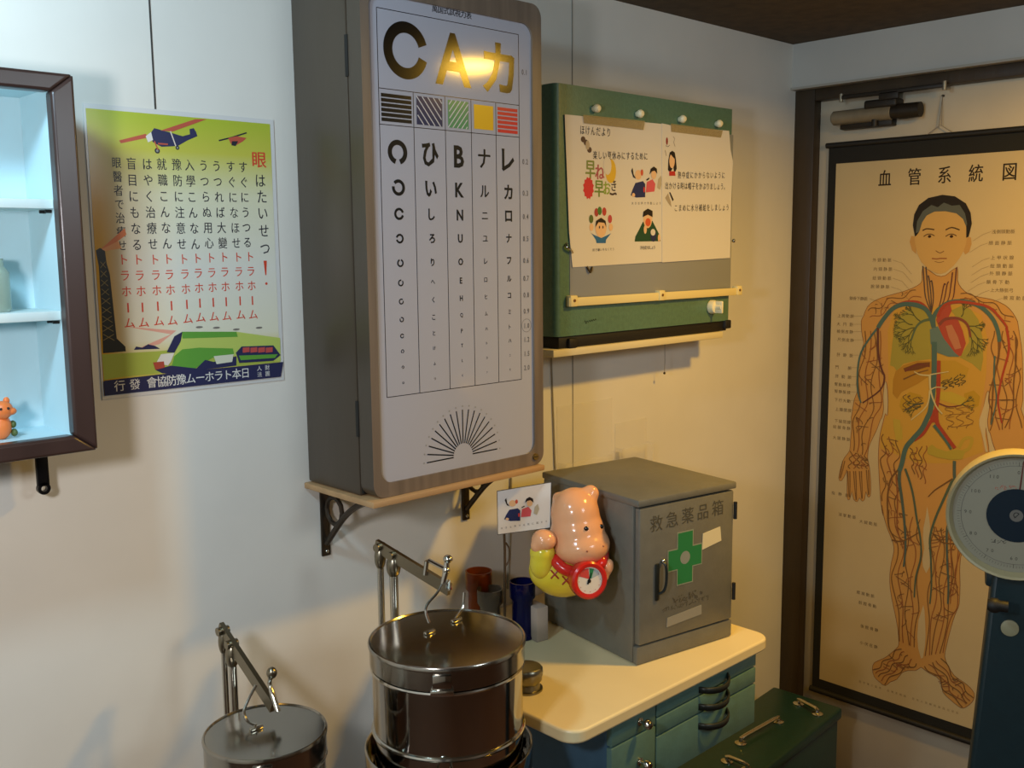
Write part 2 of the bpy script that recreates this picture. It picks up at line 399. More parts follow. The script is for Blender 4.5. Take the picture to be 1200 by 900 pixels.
# ------------------------------------------------------------------ eye disease poster
g = G(); P = Pr(g, (.713, -.0015, 1.29), (1, 0, 0), (0, 0, 1))
def poster_mat():
    m = mat('poster_print', '#d8d4c4', .16, spec=.5); nt = m.node_tree; b = nt.nodes['Principled BSDF']; N = nt.nodes.new; Lk = nt.links.new
    tc = N('ShaderNodeTexCoord'); sp = N('ShaderNodeSeparateXYZ'); Lk(tc.outputs['Object'], sp.inputs[0])
    mr = N('ShaderNodeMapRange'); mr.inputs['From Min'].default_value = 0; mr.inputs['From Max'].default_value = .41; Lk(sp.outputs['Z'], mr.inputs[0])
    rz = N('ShaderNodeValToRGB'); e = rz.color_ramp.elements; e[0].position = .12; e[0].color = lin('#cdbf5a'); e[1].position = .99; e[1].color = lin('#a9b43a')
    for p, c in ((.2, '#d9d6bd'), (.45, '#d5d3c6'), (.72, '#d2cfae'), (.88, '#bdb84a')): x = e.new(p); x.color = lin(c)
    Lk(mr.outputs[0], rz.inputs[0])
    mx = N('ShaderNodeMapRange'); mx.inputs['From Min'].default_value = -.145; mx.inputs['From Max'].default_value = -.095; mx.inputs['To Min'].default_value = .95; mx.inputs['To Max'].default_value = 0; mx.interpolation_type = 'SMOOTHSTEP'
    Lk(sp.outputs['X'], mx.inputs[0])
    my = N('ShaderNodeMapRange'); my.inputs['From Min'].default_value = .28; my.inputs['From Max'].default_value = .40; my.inputs['To Min'].default_value = 1; my.inputs['To Max'].default_value = .2; Lk(sp.outputs['Z'], my.inputs[0])
    ml = N('ShaderNodeMath'); ml.operation = 'MULTIPLY'; Lk(mx.outputs[0], ml.inputs[0]); Lk(my.outputs[0], ml.inputs[1])
    mix = N('ShaderNodeMix'); mix.data_type = 'RGBA'; Lk(ml.outputs[0], mix.inputs[0]); Lk(rz.outputs[0], mix.inputs[6]); mix.inputs[7].default_value = lin('#c99a2e')
    Lk(mix.outputs[2], b.inputs['Base Color']); return m
q0 = P.on(100, 128); q1 = P.on(314, 144); q2 = P.on(330.5, 440); q3 = P.on(122.5, 465)
x0 = (q0[0]+q3[0])/2; x1 = (q1[0]+q2[0])/2; zt_ = (q0[1]+q1[1])/2; zb_ = (q2[1]+q3[1])/2
lam = mat('laminate_film', '#cfcdc8', .12)
g.slab(P, [(x0-.003, zb_-.006), (x1+.007, zb_-.006), (x1+.007, zt_+.007), (x0-.003, zt_+.007)], lam, -.001, 0)
P.rect(x0, zb_, x1, zt_, poster_mat(), 1)
Z1, Z2 = zmap(0, 60, .28887), zmap(0, 300, .33333)
a1 = lambda X, Y: P.on(*Z1(X, Y)); a2 = lambda X, Y: P.on(*Z2(X, Y))
T1 = lambda L: [a1(*p) for p in L]
T2 = lambda L: [a2(*p) for p in L]
dk, rd, nv = ink('#2b2a33', .3), ink('#c9462f', .3), ink('#2f3050', .3)
hh = .0185
cols = [('眼醫者で治療せ', (472, 452), (495, 788), (500, 845), (455, 235)), ('盲目にもなる', (532, 456), (555, 785), (560, 845), (505, 233)), ('はやく治療せ', (596, 458), (620, 782), (627, 845), (558, 228)),
        ('就職こんなん', (655, 458), (677, 780), (682, 843), (606, 226)), ('豫防に注意せ', (716, 460), (737, 782), (745, 843), (660, 220)), ('入學こんなん', (768, 462), (792, 782), (800, 840), (705, 215)),
        ('うつらぬ用心', (825, 464), (848, 778), (855, 838), (752, 212)), ('うつれば大變', (878, 466), (903, 778), (908, 835), (797, 210)), ('すぐになほせ', (935, 468), (958, 778), (965, 835), (846, 206)), ('すぐにうつる', (985, 470), (1003, 775), (1013, 833), (890, 205))]
for t, a, b, c, d in cols:
    P.line(t, a1(*a), a1(*b), hh*(.9 if len(t) == 7 else 1), dk, 2, .012, sx=.85)
    P.line('トラホ', a1(*c), tuple(p+(r-p)*.5 for p, r in zip(a1(*c), a2(*d))), hh*.95, rd, 2, .012, sx=.9)
    e = tuple(p+(r-p)*.76 for p, r in zip(a1(*c), a2(*d))); P.rect(e[0]-.0012, e[1]-.007, e[0]+.0012, e[1]+.007, rd, 2)
    P.ch('ム', *a2(*d), hh*.95, rd, 2, .012)
P.ch('眼', *a1(1050, 440), .027, rd, 2, .03)
for c, p in zip('はたいせつ', ((1055, 525), (1062, 590), (1065, 657), (1070, 728), (1075, 800))): P.ch(c, *a1(*p), .023, dk, 2, .012, sx=.85)
e = a2(933, 45); P.poly([(e[0]-.003, e[1]+.013), (e[0]+.003, e[1]+.013), (e[0]+.001, e[1]-.010), (e[0]-.001, e[1]-.010)], rd, 2)
e = a2(936, 97); P.ell(e[0], e[1], .0022, .0022, rd, 2, 10)
rw = ink('#b5543e', .3)
P.poly(T1([(482, 362), (590, 335), (603, 350), (490, 374)]), rw, 2); P.poly(T1([(650, 322), (790, 276), (838, 276), (700, 326)]), rw, 3)
P.poly(T1([(612, 330), (625, 312), (690, 330), (740, 345), (770, 337), (768, 316), (785, 312), (795, 328), (800, 345), (760, 362), (720, 385), (655, 388), (618, 368)]), nv, 2)
P.poly(T1([(590, 345), (612, 328), (620, 360), (600, 370)]), ink('#d8d3c8', .3), 3)
for p, r in (((637, 404), .004), ((719, 392), .003)): e = a1(*p); P.ell(e[0], e[1], r, r, dk, 3, 14); P.ell(e[0], e[1], r*.5, r*.5, ink('#8a8a80', .3), 4, 10)
P.stroke(T1([(690, 325), (712, 385)]), .0018, ink('#d8c8b8', .3), 4); P.stroke(T1([(625, 365), (640, 400)]), .0018, rw, 4); P.stroke(T1([(640, 375), (680, 378)]), .0022, rw, 4)
P.stroke(T1([(887, 363), (940, 350), (1000, 331)]), .0022, dk, 2); P.poly(T1([(925, 352), (960, 345), (1000, 352), (985, 366), (960, 380), (935, 375)]), rw, 2); P.poly(T1([(940, 365), (965, 365), (955, 385), (938, 382)]), dk, 3)
tw = ink('#30302a', .3)
P.poly([a1(388, 808), a1(405, 798), a1(425, 808), a1(432, 860), a1(445, 905), a2(410, 290), a2(440, 318), a2(442, 335), a2(362, 342), a2(357, 200), a2(345, 0), a1(400, 870)], tw, 2)
for i in range(9):
    f = i/8; xa, xb, yy = 352+f*10, 372+f*30, 20+f*255; q = ink('#8a7a4a', .3)
    P.stroke(T2([(xa, yy), (xb, yy+22)]), .0009, q, 3); P.stroke(T2([(xb-2, yy), (xa, yy+22)]), .0009, q, 3)
P.poly(T1([(412, 800), (505, 718), (512, 745), (425, 808)]), ink('#cf7a4c', .3), 2); P.poly(T1([(412, 803), (480, 770), (492, 800), (425, 810)]), ink('#d99a66', .3), 2)
P.poly(T2([(440, 248), (620, 262), (560, 310), (475, 330), (600, 275)]), ink('#d9a08c', .3), 2)
P.poly(T2([(358, 346), (550, 335), (600, 330), (990, 372), (430, 425), (366, 436)]), ink('#a3b04c', .3), 2)
P.poly(T2([(470, 330), (478, 318), (500, 322), (520, 310), (545, 316), (562, 326)]), nv, 3)
lg, dg = ink('#b3c260', .3), ink('#5f9a3c', .3)
P.poly(T2([(600, 330), (640, 266), (830, 266), (984, 288), (986, 370), (830, 352), (690, 335), (610, 352)]), lg, 3)
P.poly(T2([(640, 266), (830, 266), (835, 284), (640, 290)]), dg, 4)
P.poly(T2([(600, 400), (612, 352), (640, 328), (700, 322), (818, 325), (822, 344), (745, 358), (700, 385), (665, 408), (612, 412)]), dg, 4)
P.poly(T2([(585, 338), (612, 282), (640, 266), (634, 300), (612, 340)]), nv, 5)
P.poly(T2([(565, 345), (612, 340), (600, 370), (590, 385), (548, 376)]), ink('#d6d2c6', .3), 5)
P.poly(T2([(537, 374), (575, 370), (578, 392), (545, 400)]), ink('#a84a3a', .3), 5)
P.poly(T2([(545, 400), (600, 385), (690, 395), (720, 365), (750, 372), (830, 352), (830, 385), (600, 415), (570, 412)]), nv, 4)
P.poly(T2([(750, 352), (820, 345), (815, 372), (760, 380)]), ink('#cfd0b8', .3), 5)
P.poly(T2([(828, 340), (848, 318), (960, 314), (985, 348), (960, 368), (840, 376)]), nv, 5)
for i in range(4): P.poly(T2([(852+27*i, 322), (876+27*i, 320), (876+27*i, 337), (852+27*i, 340)]), ink('#b8504a', .3), 6)
P.poly(T2([(838, 350), (975, 345), (965, 358), (845, 366)]), dg, 6)
for i, (xx, yy) in enumerate(((700, 250), (760, 252), (830, 258), (910, 252))): e = a2(xx, yy); P.ell(e[0], e[1], .006, .0016, ink('#77726a', .3), 3, 12)
P.poly([a2(365, 438), a2(540, 418), a2(760, 395), a2(994, 372), (x1, zb_), (x0, zb_)], nv, 7)
P.rect(x0, zb_, x1, a2(680, 412)[1]*0+zb_+.021, nv, 7)
wt = ink('#d6d4cc', .3); zl = zb_+.0125
xs = lambda X: a2(X, 440)[0]
P.line('行發', (xs(418), zl), (xs(472), zl), .017, wt, 8, .01); P.line('會協防豫ムーホラト本日', (xs(532), zl), (xs(862), zl), .0175, wt, 8, .012, sx=.95)
P.line('人財', (xs(912), zl+.005), (xs(940), zl+.005), .009, wt, 8); P.line('法團', (xs(912), zl-.005), (xs(940), zl-.005), .009, wt, 8)
tag(g.build('poster', None, fixn=False), 'laminated vintage eye disease poster with vertical Japanese text, aeroplanes and green train', 'poster')

# ------------------------------------------------------------------ dark framed display cabinet at the left edge
DC = thing('display_cabinet', (.26, -.07, 1.243), 'dark wood wall cabinet with pale blue interior and white shelves, cut by the left edge', 'cabinet')
dx0, dx1, dz0, dz1, dyf = .0, .5, 1.243, 1.72, -.14
blu = mat('pale_blue_paint', '#bcd8de', .5, var=.04, vscale=8); frm = mat('dark_lacquered_wood', '#3a2a25', .28, var=.2, vscale=14, stretch=(1, 1, .2))
g = G()
g.box((dx0+.006, dyf+.02, dz0+.012), (dx0+.014, -.001, dz1-.012), frm); g.box((dx1-.014, dyf+.02, dz0+.012), (dx1-.006, -.001, dz1-.012), frm)
g.box((dx0+.006, dyf+.02, dz0+.006), (dx1-.006, -.001, dz0+.012), frm); g.box((dx0+.006, dyf+.02, dz1-.012), (dx1-.006, -.001, dz1-.006), frm)
g.build('carcass', DC)
g = G(); iz0, iz1 = 1.262, 1.704
g.box((dx0+.014, -.008, dz0+.012), (dx1-.014, -.002, dz1-.012), blu)
g.box((dx0+.014, dyf+.02, dz0+.012), (dx0+.022, -.008, dz1-.012), blu); g.box((dx1-.022, dyf+.02, dz0+.012), (dx1-.014, -.008, dz1-.012), blu)
g.box((dx0+.022, dyf+.02, dz0+.012), (dx1-.022, -.008, iz0), blu); g.box((dx0+.022, dyf+.02, iz1), (dx1-.022, -.008, dz1-.012), blu)
g.build('lining', DC)
g = G(); fw = .031
P = Pr(g, (0, dyf+.02, 0), (1, 0, 0), (0, 0, 1))
def mitre(pts, m): g.slab(P, pts, m, 0, .022)
fx0, fx1, fz0, fz1 = dx0, dx1, dz0, dz1; w = .029
for pts in ([(fx0, fz0), (fx1, fz0), (fx1-w, fz0+w-.006), (fx0+w, fz0+w-.006)], [(fx1, fz0), (fx1, fz1), (fx1-w, fz1-w+.006), (fx1-w, fz0+w-.006)], [(fx1, fz1), (fx0, fz1), (fx0+w, fz1-w+.006), (fx1-w, fz1-w+.006)], [(fx0, fz1), (fx0, fz0), (fx0+w, fz0+w-.006), (fx0+w, fz1-w+.006)]): mitre(pts, frm)
fo = g.build('front_frame', DC)
bm_ = fo.modifiers.new('bevel', 'BEVEL'); bm_.width = .004; bm_.segments = 3; bm_.limit_method = 'ANGLE'
shm = mat('white_shelf_paint', '#cfdcd8', .5)
for z in (1.5615, 1.419):
    sf = G().box((dx0+.022, dyf+.035, z-.006), (dx1-.0225, -.008, z+.006), shm, .001).build('shelf', DC)
    G().cyl((dx1-.03, dyf+.045, z-.009), (dx1-.0221, dyf+.045, z-.009), .0022, black, n=8).cyl((dx1-.03, dyf+.065, z-.009), (dx1-.0221, dyf+.065, z-.009), .0022, black, n=8).build('shelf_pin', sf)
h = hit(50, 560, 1, -.03)
g = G().box((h.x-.008, -.034, 1.182), (h.x+.008, -.026, 1.2432), mat('black_iron', '#1a1a1c', .35, .6), .002)
g.lathe([(.004, -.004), (.0085, -.004), (.0085, .004), (.004, .004), (.004, -.004)], mat('black_iron'), (h.x, -.03, 1.179), (0, 1, 0), 20)
g.build('hanger', DC)
orange = mat('orange_vinyl', '#e2793a', .4)
b = Vector((hit(3, 500, 1, -.075).x-.002, -.075, 1.2622))
g = G().ball(b+Vector((0, 0, .016)), (.013, .012, .0165), orange).ball(b+Vector((.002, -.004, .038)), (.013, .012, .012), orange).ball(b+Vector((.011, -.008, .036)), (.007, .006, .005), orange)
g.ball(b+Vector((-.008, 0, .049)), (.004, .003, .005), orange).ball(b+Vector((.009, 0, .049)), (.004, .003, .005), orange).ball(b+Vector((.014, -.002, .018)), (.004, .006, .005), mat('green_vinyl', '#4a5a2a', .5)).ball(b+Vector((.015, -.002, .007)), (.004, .006, .005), mat('green_vinyl')).ball(b+Vector((-.012, -.002, .012)), (.005, .006, .011), orange)
FG = tag(g.build('toy_figurine'), 'small orange toy figurine on the floor of the dark framed cabinet', 'figurine')
G().ball(b+Vector((.006, -.0150, .041)), .0018, black, seg=8).ball(b+Vector((-.003, -.0155, .041)), .0018, black, seg=8).build('eyes', FG)
jb = Vector((hit(0, 340, 1, -.06).x-.012, -.06, 1.4252))
tag(G().lathe([(0, 0), (.022, 0), (.024, .004), (.024, .05), (.018, .058), (.018, .068), (.016, .068), (.016, .058), (.022, .05), (.022, .004), (0, .004)], mat('greenish_glass', '#c8d6c4', .1, trans=.6), jb).build('glass_jar'), 'pale greenish jar on the middle shelf at the very left edge', 'jar')

# ------------------------------------------------------------------ green film viewer
FV = thing('film_viewer', (1.71, -.05, 1.3), 'green enamelled metal x-ray film viewer hung on the back wall', 'film viewer')
grn = mat('green_hammertone', '#557661', .38, var=.1, vscale=120, bump=.08, bscale=260)
vx0, vx1, vz0, vz1, vy = 1.413, 2.006, 1.326, 1.809, -.1
g = G().box((vx0, vy, vz0), (vx1, -.001, vz1), grn, .013, 4, axis=2)
g.build('housing', FV)
P = Pr(None, (0, vy, 0), (1, 0, 0), (0, 0, 1)); Z6, Z7 = zmap(620, 80, .22222), zmap(620, 260, .22222)
v6 = lambda X, Y: P.on(*Z6(X, Y)); v7 = lambda X, Y: P.on(*Z7(X, Y))
sx0, sx1 = v7(213, 300)[0], v7(1062, 200)[0]; sz0 = (v7(222, 395)[1]+v7(1060, 330)[1])/2
G().box((sx0, vy-.0015, sz0-.006), (sx1, vy+.01, v6(400, 270)[1]), mat('grey_diffuser', '#8f9293', .35), .0005).build('light_screen', FV)
G().box((vx0+.01, vy+.004, 1.302), (vx1-.01, -.001, vz0), black, .002).build('base_gasket', FV)
for X, Y in ((228, 640), (1045, 540)):
    a = v7(X, Y); G().box((a[0]-.012, vy-.004, a[1]-.010), (a[0]+.012, vy+.02, a[1]+.010), black, .003).build('foot', FV)
for X, Y in ((340, 214), (569, 242), (793, 270), (986, 294)):
    a = v6(X, Y); G().lathe([(0, -.0165), (.005, -.0155), (.008, -.012), (.0085, -.008), (.0065, -.003), (.005, .002), (0, .002)], cream, (a[0], vy, a[1]), (0, 1, 0), 20).build('clip_knob', FV)
yb0 = (v7(190, 430)[1]+v7(1100, 355)[1])/2
bar = mat('yellowed_plastic', '#e3d296', .4)
rb = G().box((v7(190, 430)[0], vy-.012, yb0-.0095), (v7(1102, 352)[0], vy-.006, yb0+.0075), bar, .001).build('film_rail', FV)
for X, Y in ((212, 425), (677, 378), (1085, 350)):
    a = v7(X, Y); G().box((a[0]-.010, vy-.014, yb0-.010), (a[0]+.010, vy+.001, yb0+.012), bar, .002).cyl((a[0], vy-.0155, yb0+.002), (a[0], vy-.013, yb0+.002), .003, mat('rusty_screw', '#7a5530', .6, .5), n=10).build('rail_clamp', FV)
a = v7(958, 448)
kn = G().lathe([(0, -.03), (.006, -.03), (.0065, -.016), (.014, -.014), (.016, -.008), (.016, -.001), (0, -.001)], cream, (a[0], vy, a[1]), (0, 1, 0), 14).build('switch_knob', FV)
G().box((a[0]-.003, vy-.033, a[1]-.014), (a[0]+.003, vy-.013, a[1]+.014), cream, .002).build('grip', kn)
a = v7(195, 130); G().tube([(a[0], vy-.002, a[1]+.006), (a[0]-.006, vy-.006, a[1]), (a[0]+.004, vy-.008, a[1]-.006), (a[0]+.014, vy-.004, a[1]-.012)], .0022, chrome, 8, sm=4).build('spring_clip', FV)
a = v7(312, 250); G().tube([(a[0]-.008, vy-.003, a[1]+.006), (a[0], vy-.006, a[1]-.006), (a[0]+.008, vy-.003, a[1]+.004)], .002, iron, 8, sm=3).build('spring_clip', FV)
a = v7(1073, 100); G().ball((a[0], vy-.003, a[1]), .0045, chrome, seg=10).build('spring_clip', FV)
g = G(); P2 = Pr(g, (0, vy-.0002, 0), (1, 0, 0), (0, 0, 1)); a = v7(292, 530); n = 26
P2.stroke([(a[0]+.035*i/n, a[1]+.001*i/n*4+.0035*math.sin(i*1.35)*(1.3 if i < 6 else .55)) for i in range(n+1)], .0011, ink('#1b2418'), 1); g.build('script_mark', FV)
# ledge under it
g = G().box((v7(125, 690)[0], vy-.002, 1.2865), (v7(1020, 575)[0], -.001, 1.3015), mat('cream_ledge_paint', '#d9cda6', .5), .002)
tag(g.build('wall_ledge'), 'slim cream wooden ledge under the green film viewer', 'ledge')
a = hit(779, 405, 1, -.03)
g = G().tube([(a.x, -.03, 1.287), (a.x+.001, -.03, 1.24), (a.x+.0, -.03, 1.212)], .0008, mat('grey_string', '#8a8072', .8), 6, sm=4); g.ball((a.x, -.03, 1.209), .003, iron, seg=8)
tag(g.build('pull_string'), 'thin string hanging from the ledge below the film viewer', 'string')
# notices
rng = random.Random(5)
def sheet(name, pts, label, draw, y=-.0035):
    g = G(); P = Pr(g, (0, vy+y, 0), (1, 0, 0), (0, 0, 1)); q = [P.on(*p) for p in pts]
    g.slab(P, q, paper, -.0006, 0); draw(P)
    return tag(g.build(name, None, fixn=False), label, 'notice', 'health notices on the film viewer')
skin, hair = ink('#e2b98c'), ink('#241d1a')
def kids(P, F, ws=1):                                     # two generic children, one sneezing, one with a mask; F maps drawing units to the sheet
    e = lambda x, y, r, r2, m, L: P.ell(*F(x, y), r*ws, r2*ws, m, L, 16)
    P.poly([F(535, 670), F(545, 640), F(560, 605), F(600, 595), F(612, 610), F(612, 680), F(565, 682)], ink('#27305e'), 1)
    e(575, 562, .0105, .010, skin, 2); P.poly([F(538, 540), F(545, 525), F(550, 560), F(562, 582), F(548, 575)], hair, 3); e(594, 550, .004, .0065, ink('#c8543c'), 3)
    e(550, 668, .005, .004, skin, 2); e(606, 640, .003, .006, ink('#c43a3a'), 2)
    P.poly([F(615, 655), F(620, 600), F(650, 585), F(665, 610), F(660, 650)], ink('#cf5a62'), 2)
    e(656, 560, .0085, .010, skin, 3); P.poly([F(634, 560), F(640, 530), F(656, 518), F(672, 530), F(674, 556), F(660, 540), F(645, 545)], hair, 4); P.stroke([F(618, 590), F(632, 580)], .003*ws, hair, 4)
    P.poly([F(675, 630), F(680, 585), F(695, 565), F(702, 600), F(690, 640)], ink('#b7ab90'), 2)
def left_notice(P):
    f = lambda X, Y: P.on(*Z6(X, Y)); f7 = lambda X, Y: P.on(*Z7(X, Y))
    P.line('ほけんだより', f(280, 325), f(420, 338), .0195, dk, 1, .01, sx=.72)
    P.line('楽しい夏休みにするために', f(348, 458), f(615, 464), .0175, dk, 1, .01, sx=.75)
    for X, Y in ((285, 375), (300, 392), (318, 430)): P.ell(*f(X, Y), .007, .006, ink('#5a473c'), 1, 9)
    P.ell(*f(308, 405), .006, .009, ink('#b3a48c'), 2, 12)
    gy = ink('#7d8a4a'); 
    P.ch('早', *f(323, 534), .040, gy, 1, .05, sx=.75); P.ch('ね', *f(372, 548), .034, ink('#a85a62'), 1, .05, sx=.85); P.ch('早', *f(369, 634), .036, ink('#6f8a3c'), 1, .05, sx=.8); P.ch('お', *f(409, 632), .030, ink('#8aa03c'), 1, .05, sx=.8); P.ch('き', *f(446, 618), .026, ink('#3a3430'), 1, .03, sx=.8); P.stroke([f(425, 660), f(440, 665), f(455, 660), f(460, 668)], .004, ink('#4a3a34'), 1, sm=4)
    c = f(430, 542); P.ell(c[0], c[1], .0165, .024, ink('#d8b23a'), 1, 22); P.ell(c[0]-.010, c[1]+.010, .012, .018, paper, 2, 22)
    c = f(313, 632); P.poly([(c[0]+(.0165 if i % 2 else .0135)*math.cos(math.pi*i/12), c[1]+(.0225 if i % 2 else .019)*math.sin(math.pi*i/12)) for i in range(24)], ink('#c93a3e'), 1)
    kids(P, f)
    P.line('大きな声で予防しよう', f(545, 712), f(690, 712), .006, dk, 1)
    # boy juggling vegetables
    c = f(378, 840); P.ell(c[0], c[1], .017, .020, skin, 2); P.poly([f(348, 840), f(352, 805), f(378, 788), f(402, 805), f(406, 838), f(395, 815), f(365, 812)], hair, 3)
    P.poly([f(322, 868), f(345, 880), f(380, 895), f(412, 880), f(436, 868), f7(432, 60), f7(405, 95), f7(404, 112), f7(355, 112), f7(352, 95), f7(328, 60)], ink('#31689a'), 1)
    P.ell(*f(328, 838), .006, .0075, skin, 2); P.ell(*f(430, 838), .006, .0075, skin, 2)
    for X, Y, cc in ((327, 795, '#5a6a34'), (355, 760, '#a5423a'), (372, 752, '#4a7a3a'), (396, 756, '#b5443a'), (426, 795, '#b84a4a')): P.ell(*f(X, Y), .0065, .0085, ink(cc), 1, 12)
    for X in (370, 388): P.ell(*f(X, 838), .0018, .003, dk, 3, 8)
    P.line('好き嫌いをなくそう', f7(340, 148), f7(444, 143), .0065, dk, 1)
    # boy with a handkerchief
    P.poly([f7(556, 104), f7(560, 78), f7(580, 40), f7(600, 0), f7(650, -5), f7(668, 30), f7(688, 70), f7(692, 102)], ink('#234a30'), 1)
    P.ell(*f(625, 795), .0145, .019, skin, 2); P.poly([f(598, 785), f(602, 755), f(625, 740), f(650, 752), f(650, 785), f(625, 772)], hair, 3)
    P.ell(*f(626, 812), .009, .0085, ink('#cf5a34'), 3); P.ell(*f7(655, 72), .010, .013, ink('#2a2f52'), 3); P.ell(*f7(652, 55), .008, .007, paper, 4); P.ell(*f7(612, 40), .005, .009, skin, 2); P.ell(*f7(684, 85), .004, .008, skin, 3)
    P.line('汗を拭きましょう', f7(590, 137), f7(660, 134), .0085, dk, 1, .01)
sheet('notice_sheet', [Z6(188, 243), Z6(735, 297), Z6(735, 900), Z7(735, 209), Z7(230, 240), Z7(212, 60)], 'left white health notice with a sun, moon and cartoon children, taped to the green viewer', left_notice)
def right_notice(P):
    f = lambda X, Y: P.on(*Z6(X, Y)); z8 = zmap(770, 140, .13333); h = lambda X, Y: P.on(*z8(X, Y))
    e = h(86, 190); P.ell(e[0], e[1], .0035, .008, ink('#8a2f2a'), 1, 10); P.stroke([h(75, 230), h(95, 240), h(110, 225)], .001, dk, 1); P.stroke([h(140, 150), h(155, 170), h(145, 200), h(158, 240)], .0012, ink('#8a7a6a'), 1); P.stroke([h(70, 270), h(80, 320)], .0015, ink('#8a7a6a'), 1)
    P.poly([h(95, 440), h(98, 360), h(110, 290), h(132, 275), h(155, 290), h(165, 350), h(172, 430), h(160, 460), h(100, 455)], hair, 1)
    P.ell(*h(130, 365), .0095, .0155, skin, 2); P.poly([h(128, 285), h(160, 340), h(150, 345), h(120, 310)], hair, 3); P.poly([h(105, 495), h(105, 455), h(155, 455), h(160, 495)], ink('#b8342c'), 2); P.poly([h(120, 455), h(140, 420), h(145, 455)], paper, 3)
    P.line('熱中症にかからないように', h(196, 488), h(582, 490), .0165, dk, 1, .01, sx=.75)
    P.line('出かける時は帽子をかぶりましょう。', h(84, 582), h(600, 590), .0165, dk, 1, .01, sx=.75)
    P.poly([h(70, 690), h(95, 650), h(120, 720), h(125, 770), h(100, 740)], ink('#a79a84'), 1); P.poly([h(105, 640), h(115, 640), h(145, 705), h(135, 720)], hair, 2)
    P.line('こまめに水分補給をしましょう', h(165, 778), h(618, 772), .0165, dk, 1, .01, sx=.75)
sheet('notice_sheet', [Z6(700, 290), Z6(745, 300), Z6(1055, 330), Z6(1063, 430), Z6(1075, 490), Z6(1066, 700), Z7(1060, 190), Z7(702, 214)], 'right white health notice about hats and drinking water, taped to the green viewer', right_notice, -.0045)
tape = mat('brown_tape', '#b3a06c', .25, alpha=.5)
for pts, t in (([(285, 245), (612, 278), (604, 325), (290, 290)], 'yellowed tape strip along the top of the left health notice'), ([(748, 292), (1022, 328), (1012, 366), (750, 335)], 'yellowed tape strip along the top of the right health notice')):
    g = G(); P = Pr(g, (0, vy-.0054, 0), (1, 0, 0), (0, 0, 1)); g.slab(P, [P.on(*Z6(*p)) for p in pts], tape, -.0003, 0); tag(g.build('tape_strip'), t, 'tape', 'tape strips on the notices')

# ------------------------------------------------------------------ acrylic holders and cords on the wall
acr = mat('clear_acrylic', '#f4f0e4', .08, alpha=.13)
def holder(x0, x1, z0, z1, zp, label):
    H = thing('wall_holder', ((x0+x1)/2, -.01, z0), label, 'holder', 'acrylic pockets on the wall')
    G().box((x0, -.0035, z0), (x1, -.0008, z1), acr, .0006).build('back_plate', H)
    g = G().box((x0, -.026, z0), (x1, -.0235, zp), acr, .0006).box((x0, -.0235, z0), (x1, -.0035, z0+.0025), acr, .0004)
    g.box((x0, -.0235, z0+.0025), (x0+.0025, -.0035, zp), acr, .0004).box((x1-.0025, -.0235, z0+.0025), (x1, -.0035, zp), acr, .0004).build('pocket', H)
holder(hit(652, 500, 1, 0).x, hit(716, 500, 1, 0).x, .965, 1.165, 1.045, 'clear acrylic wall pocket behind the grey first-aid cabinet, nearer the eye chart')
holder(hit(720, 500, 1, 0).x, hit(753, 500, 1, 0).x+.01, .955, 1.105, 1.05, 'clear acrylic wall pocket behind the first-aid cabinet, nearer the door')
cordm = mat('grey_cord', '#9a9382', .6)
tag(G().tube([hit(599, 560, 1, -.003), hit(597.5, 620, 1, -.003), hit(595, 690, 1, -.003)], .0022, cordm, 6, sm=4).build('power_cable'), 'thin grey cord running down the wall behind the picture card', 'cord', 'cords on the wall')
tag(G().tube([hit(646, 412, 1, -.003), hit(648, 470, 1, -.003), hit(651, 560, 1, -.003)], .0016, cordm, 6, sm=4).build('power_cable'), 'thin grey cord running down from the left end of the cream ledge', 'cord', 'cords on the wall')

# ------------------------------------------------------------------ instrument cabinet with cream top
IC = thing('instrument_cabinet', (1.33, -.23, 0), 'blue-green metal drawer cabinet with a cream rounded worktop', 'cabinet')
TZ = .77
topm = mat('cream_laminate', '#e0cfa0', .35, var=.04, vscale=6)
g = G(); P = Pr(g, (0, 0, TZ), (1, 0, 0), (0, 1, 0))
g.slab(P, rrect(1.05, -.479, 1.602, -.003, .032), topm, -.022, 0)
tp = g.build('worktop', IC); m_ = tp.modifiers.new('bevel', 'BEVEL'); m_.width = .004; m_.segments = 3; m_.limit_method = 'ANGLE'; m_.angle_limit = R_(60)
teal = mat('teal_enamel', '#55766f', .4, var=.06, vscale=60, bump=.03, bscale=200); tealb = mat('blue_enamel', '#38586e', .4, var=.06, vscale=40)
cb0, cb1, cyf, cbz = 1.15, 1.568, -.463, .602
g = G().box((cb0, cyf+.004, cbz), (cb1, -.01, TZ-.022), tealb, .006, 3).build('body', IC)
for x in (cb0+.03, cb1-.03):
    for y in (-.035, -.2):
        lg_ = G().cyl((x, y, .045), (x, y, cbz), .011, chrome, n=14).build('leg', IC); G().lathe([(0, -.012), (.022, -.012), (.024, -.008), (.024, .008), (.022, .012), (0, .012)], black, (x, y, .025), (1, 0, 0), 18).cyl((x, y, .04), (x, y, .055), .009, chrome, n=10).build('castor', lg_)
def drawer(x0, x1, z0, z1):
    return G().box((x0+.0015, cyf-.004, z0+.0015), (x1-.0015, cyf+.012, z1-.0015), teal, .002).build('drawer', IC)
pull_m = mat('dark_pull', '#2b2f2c', .4, .5)
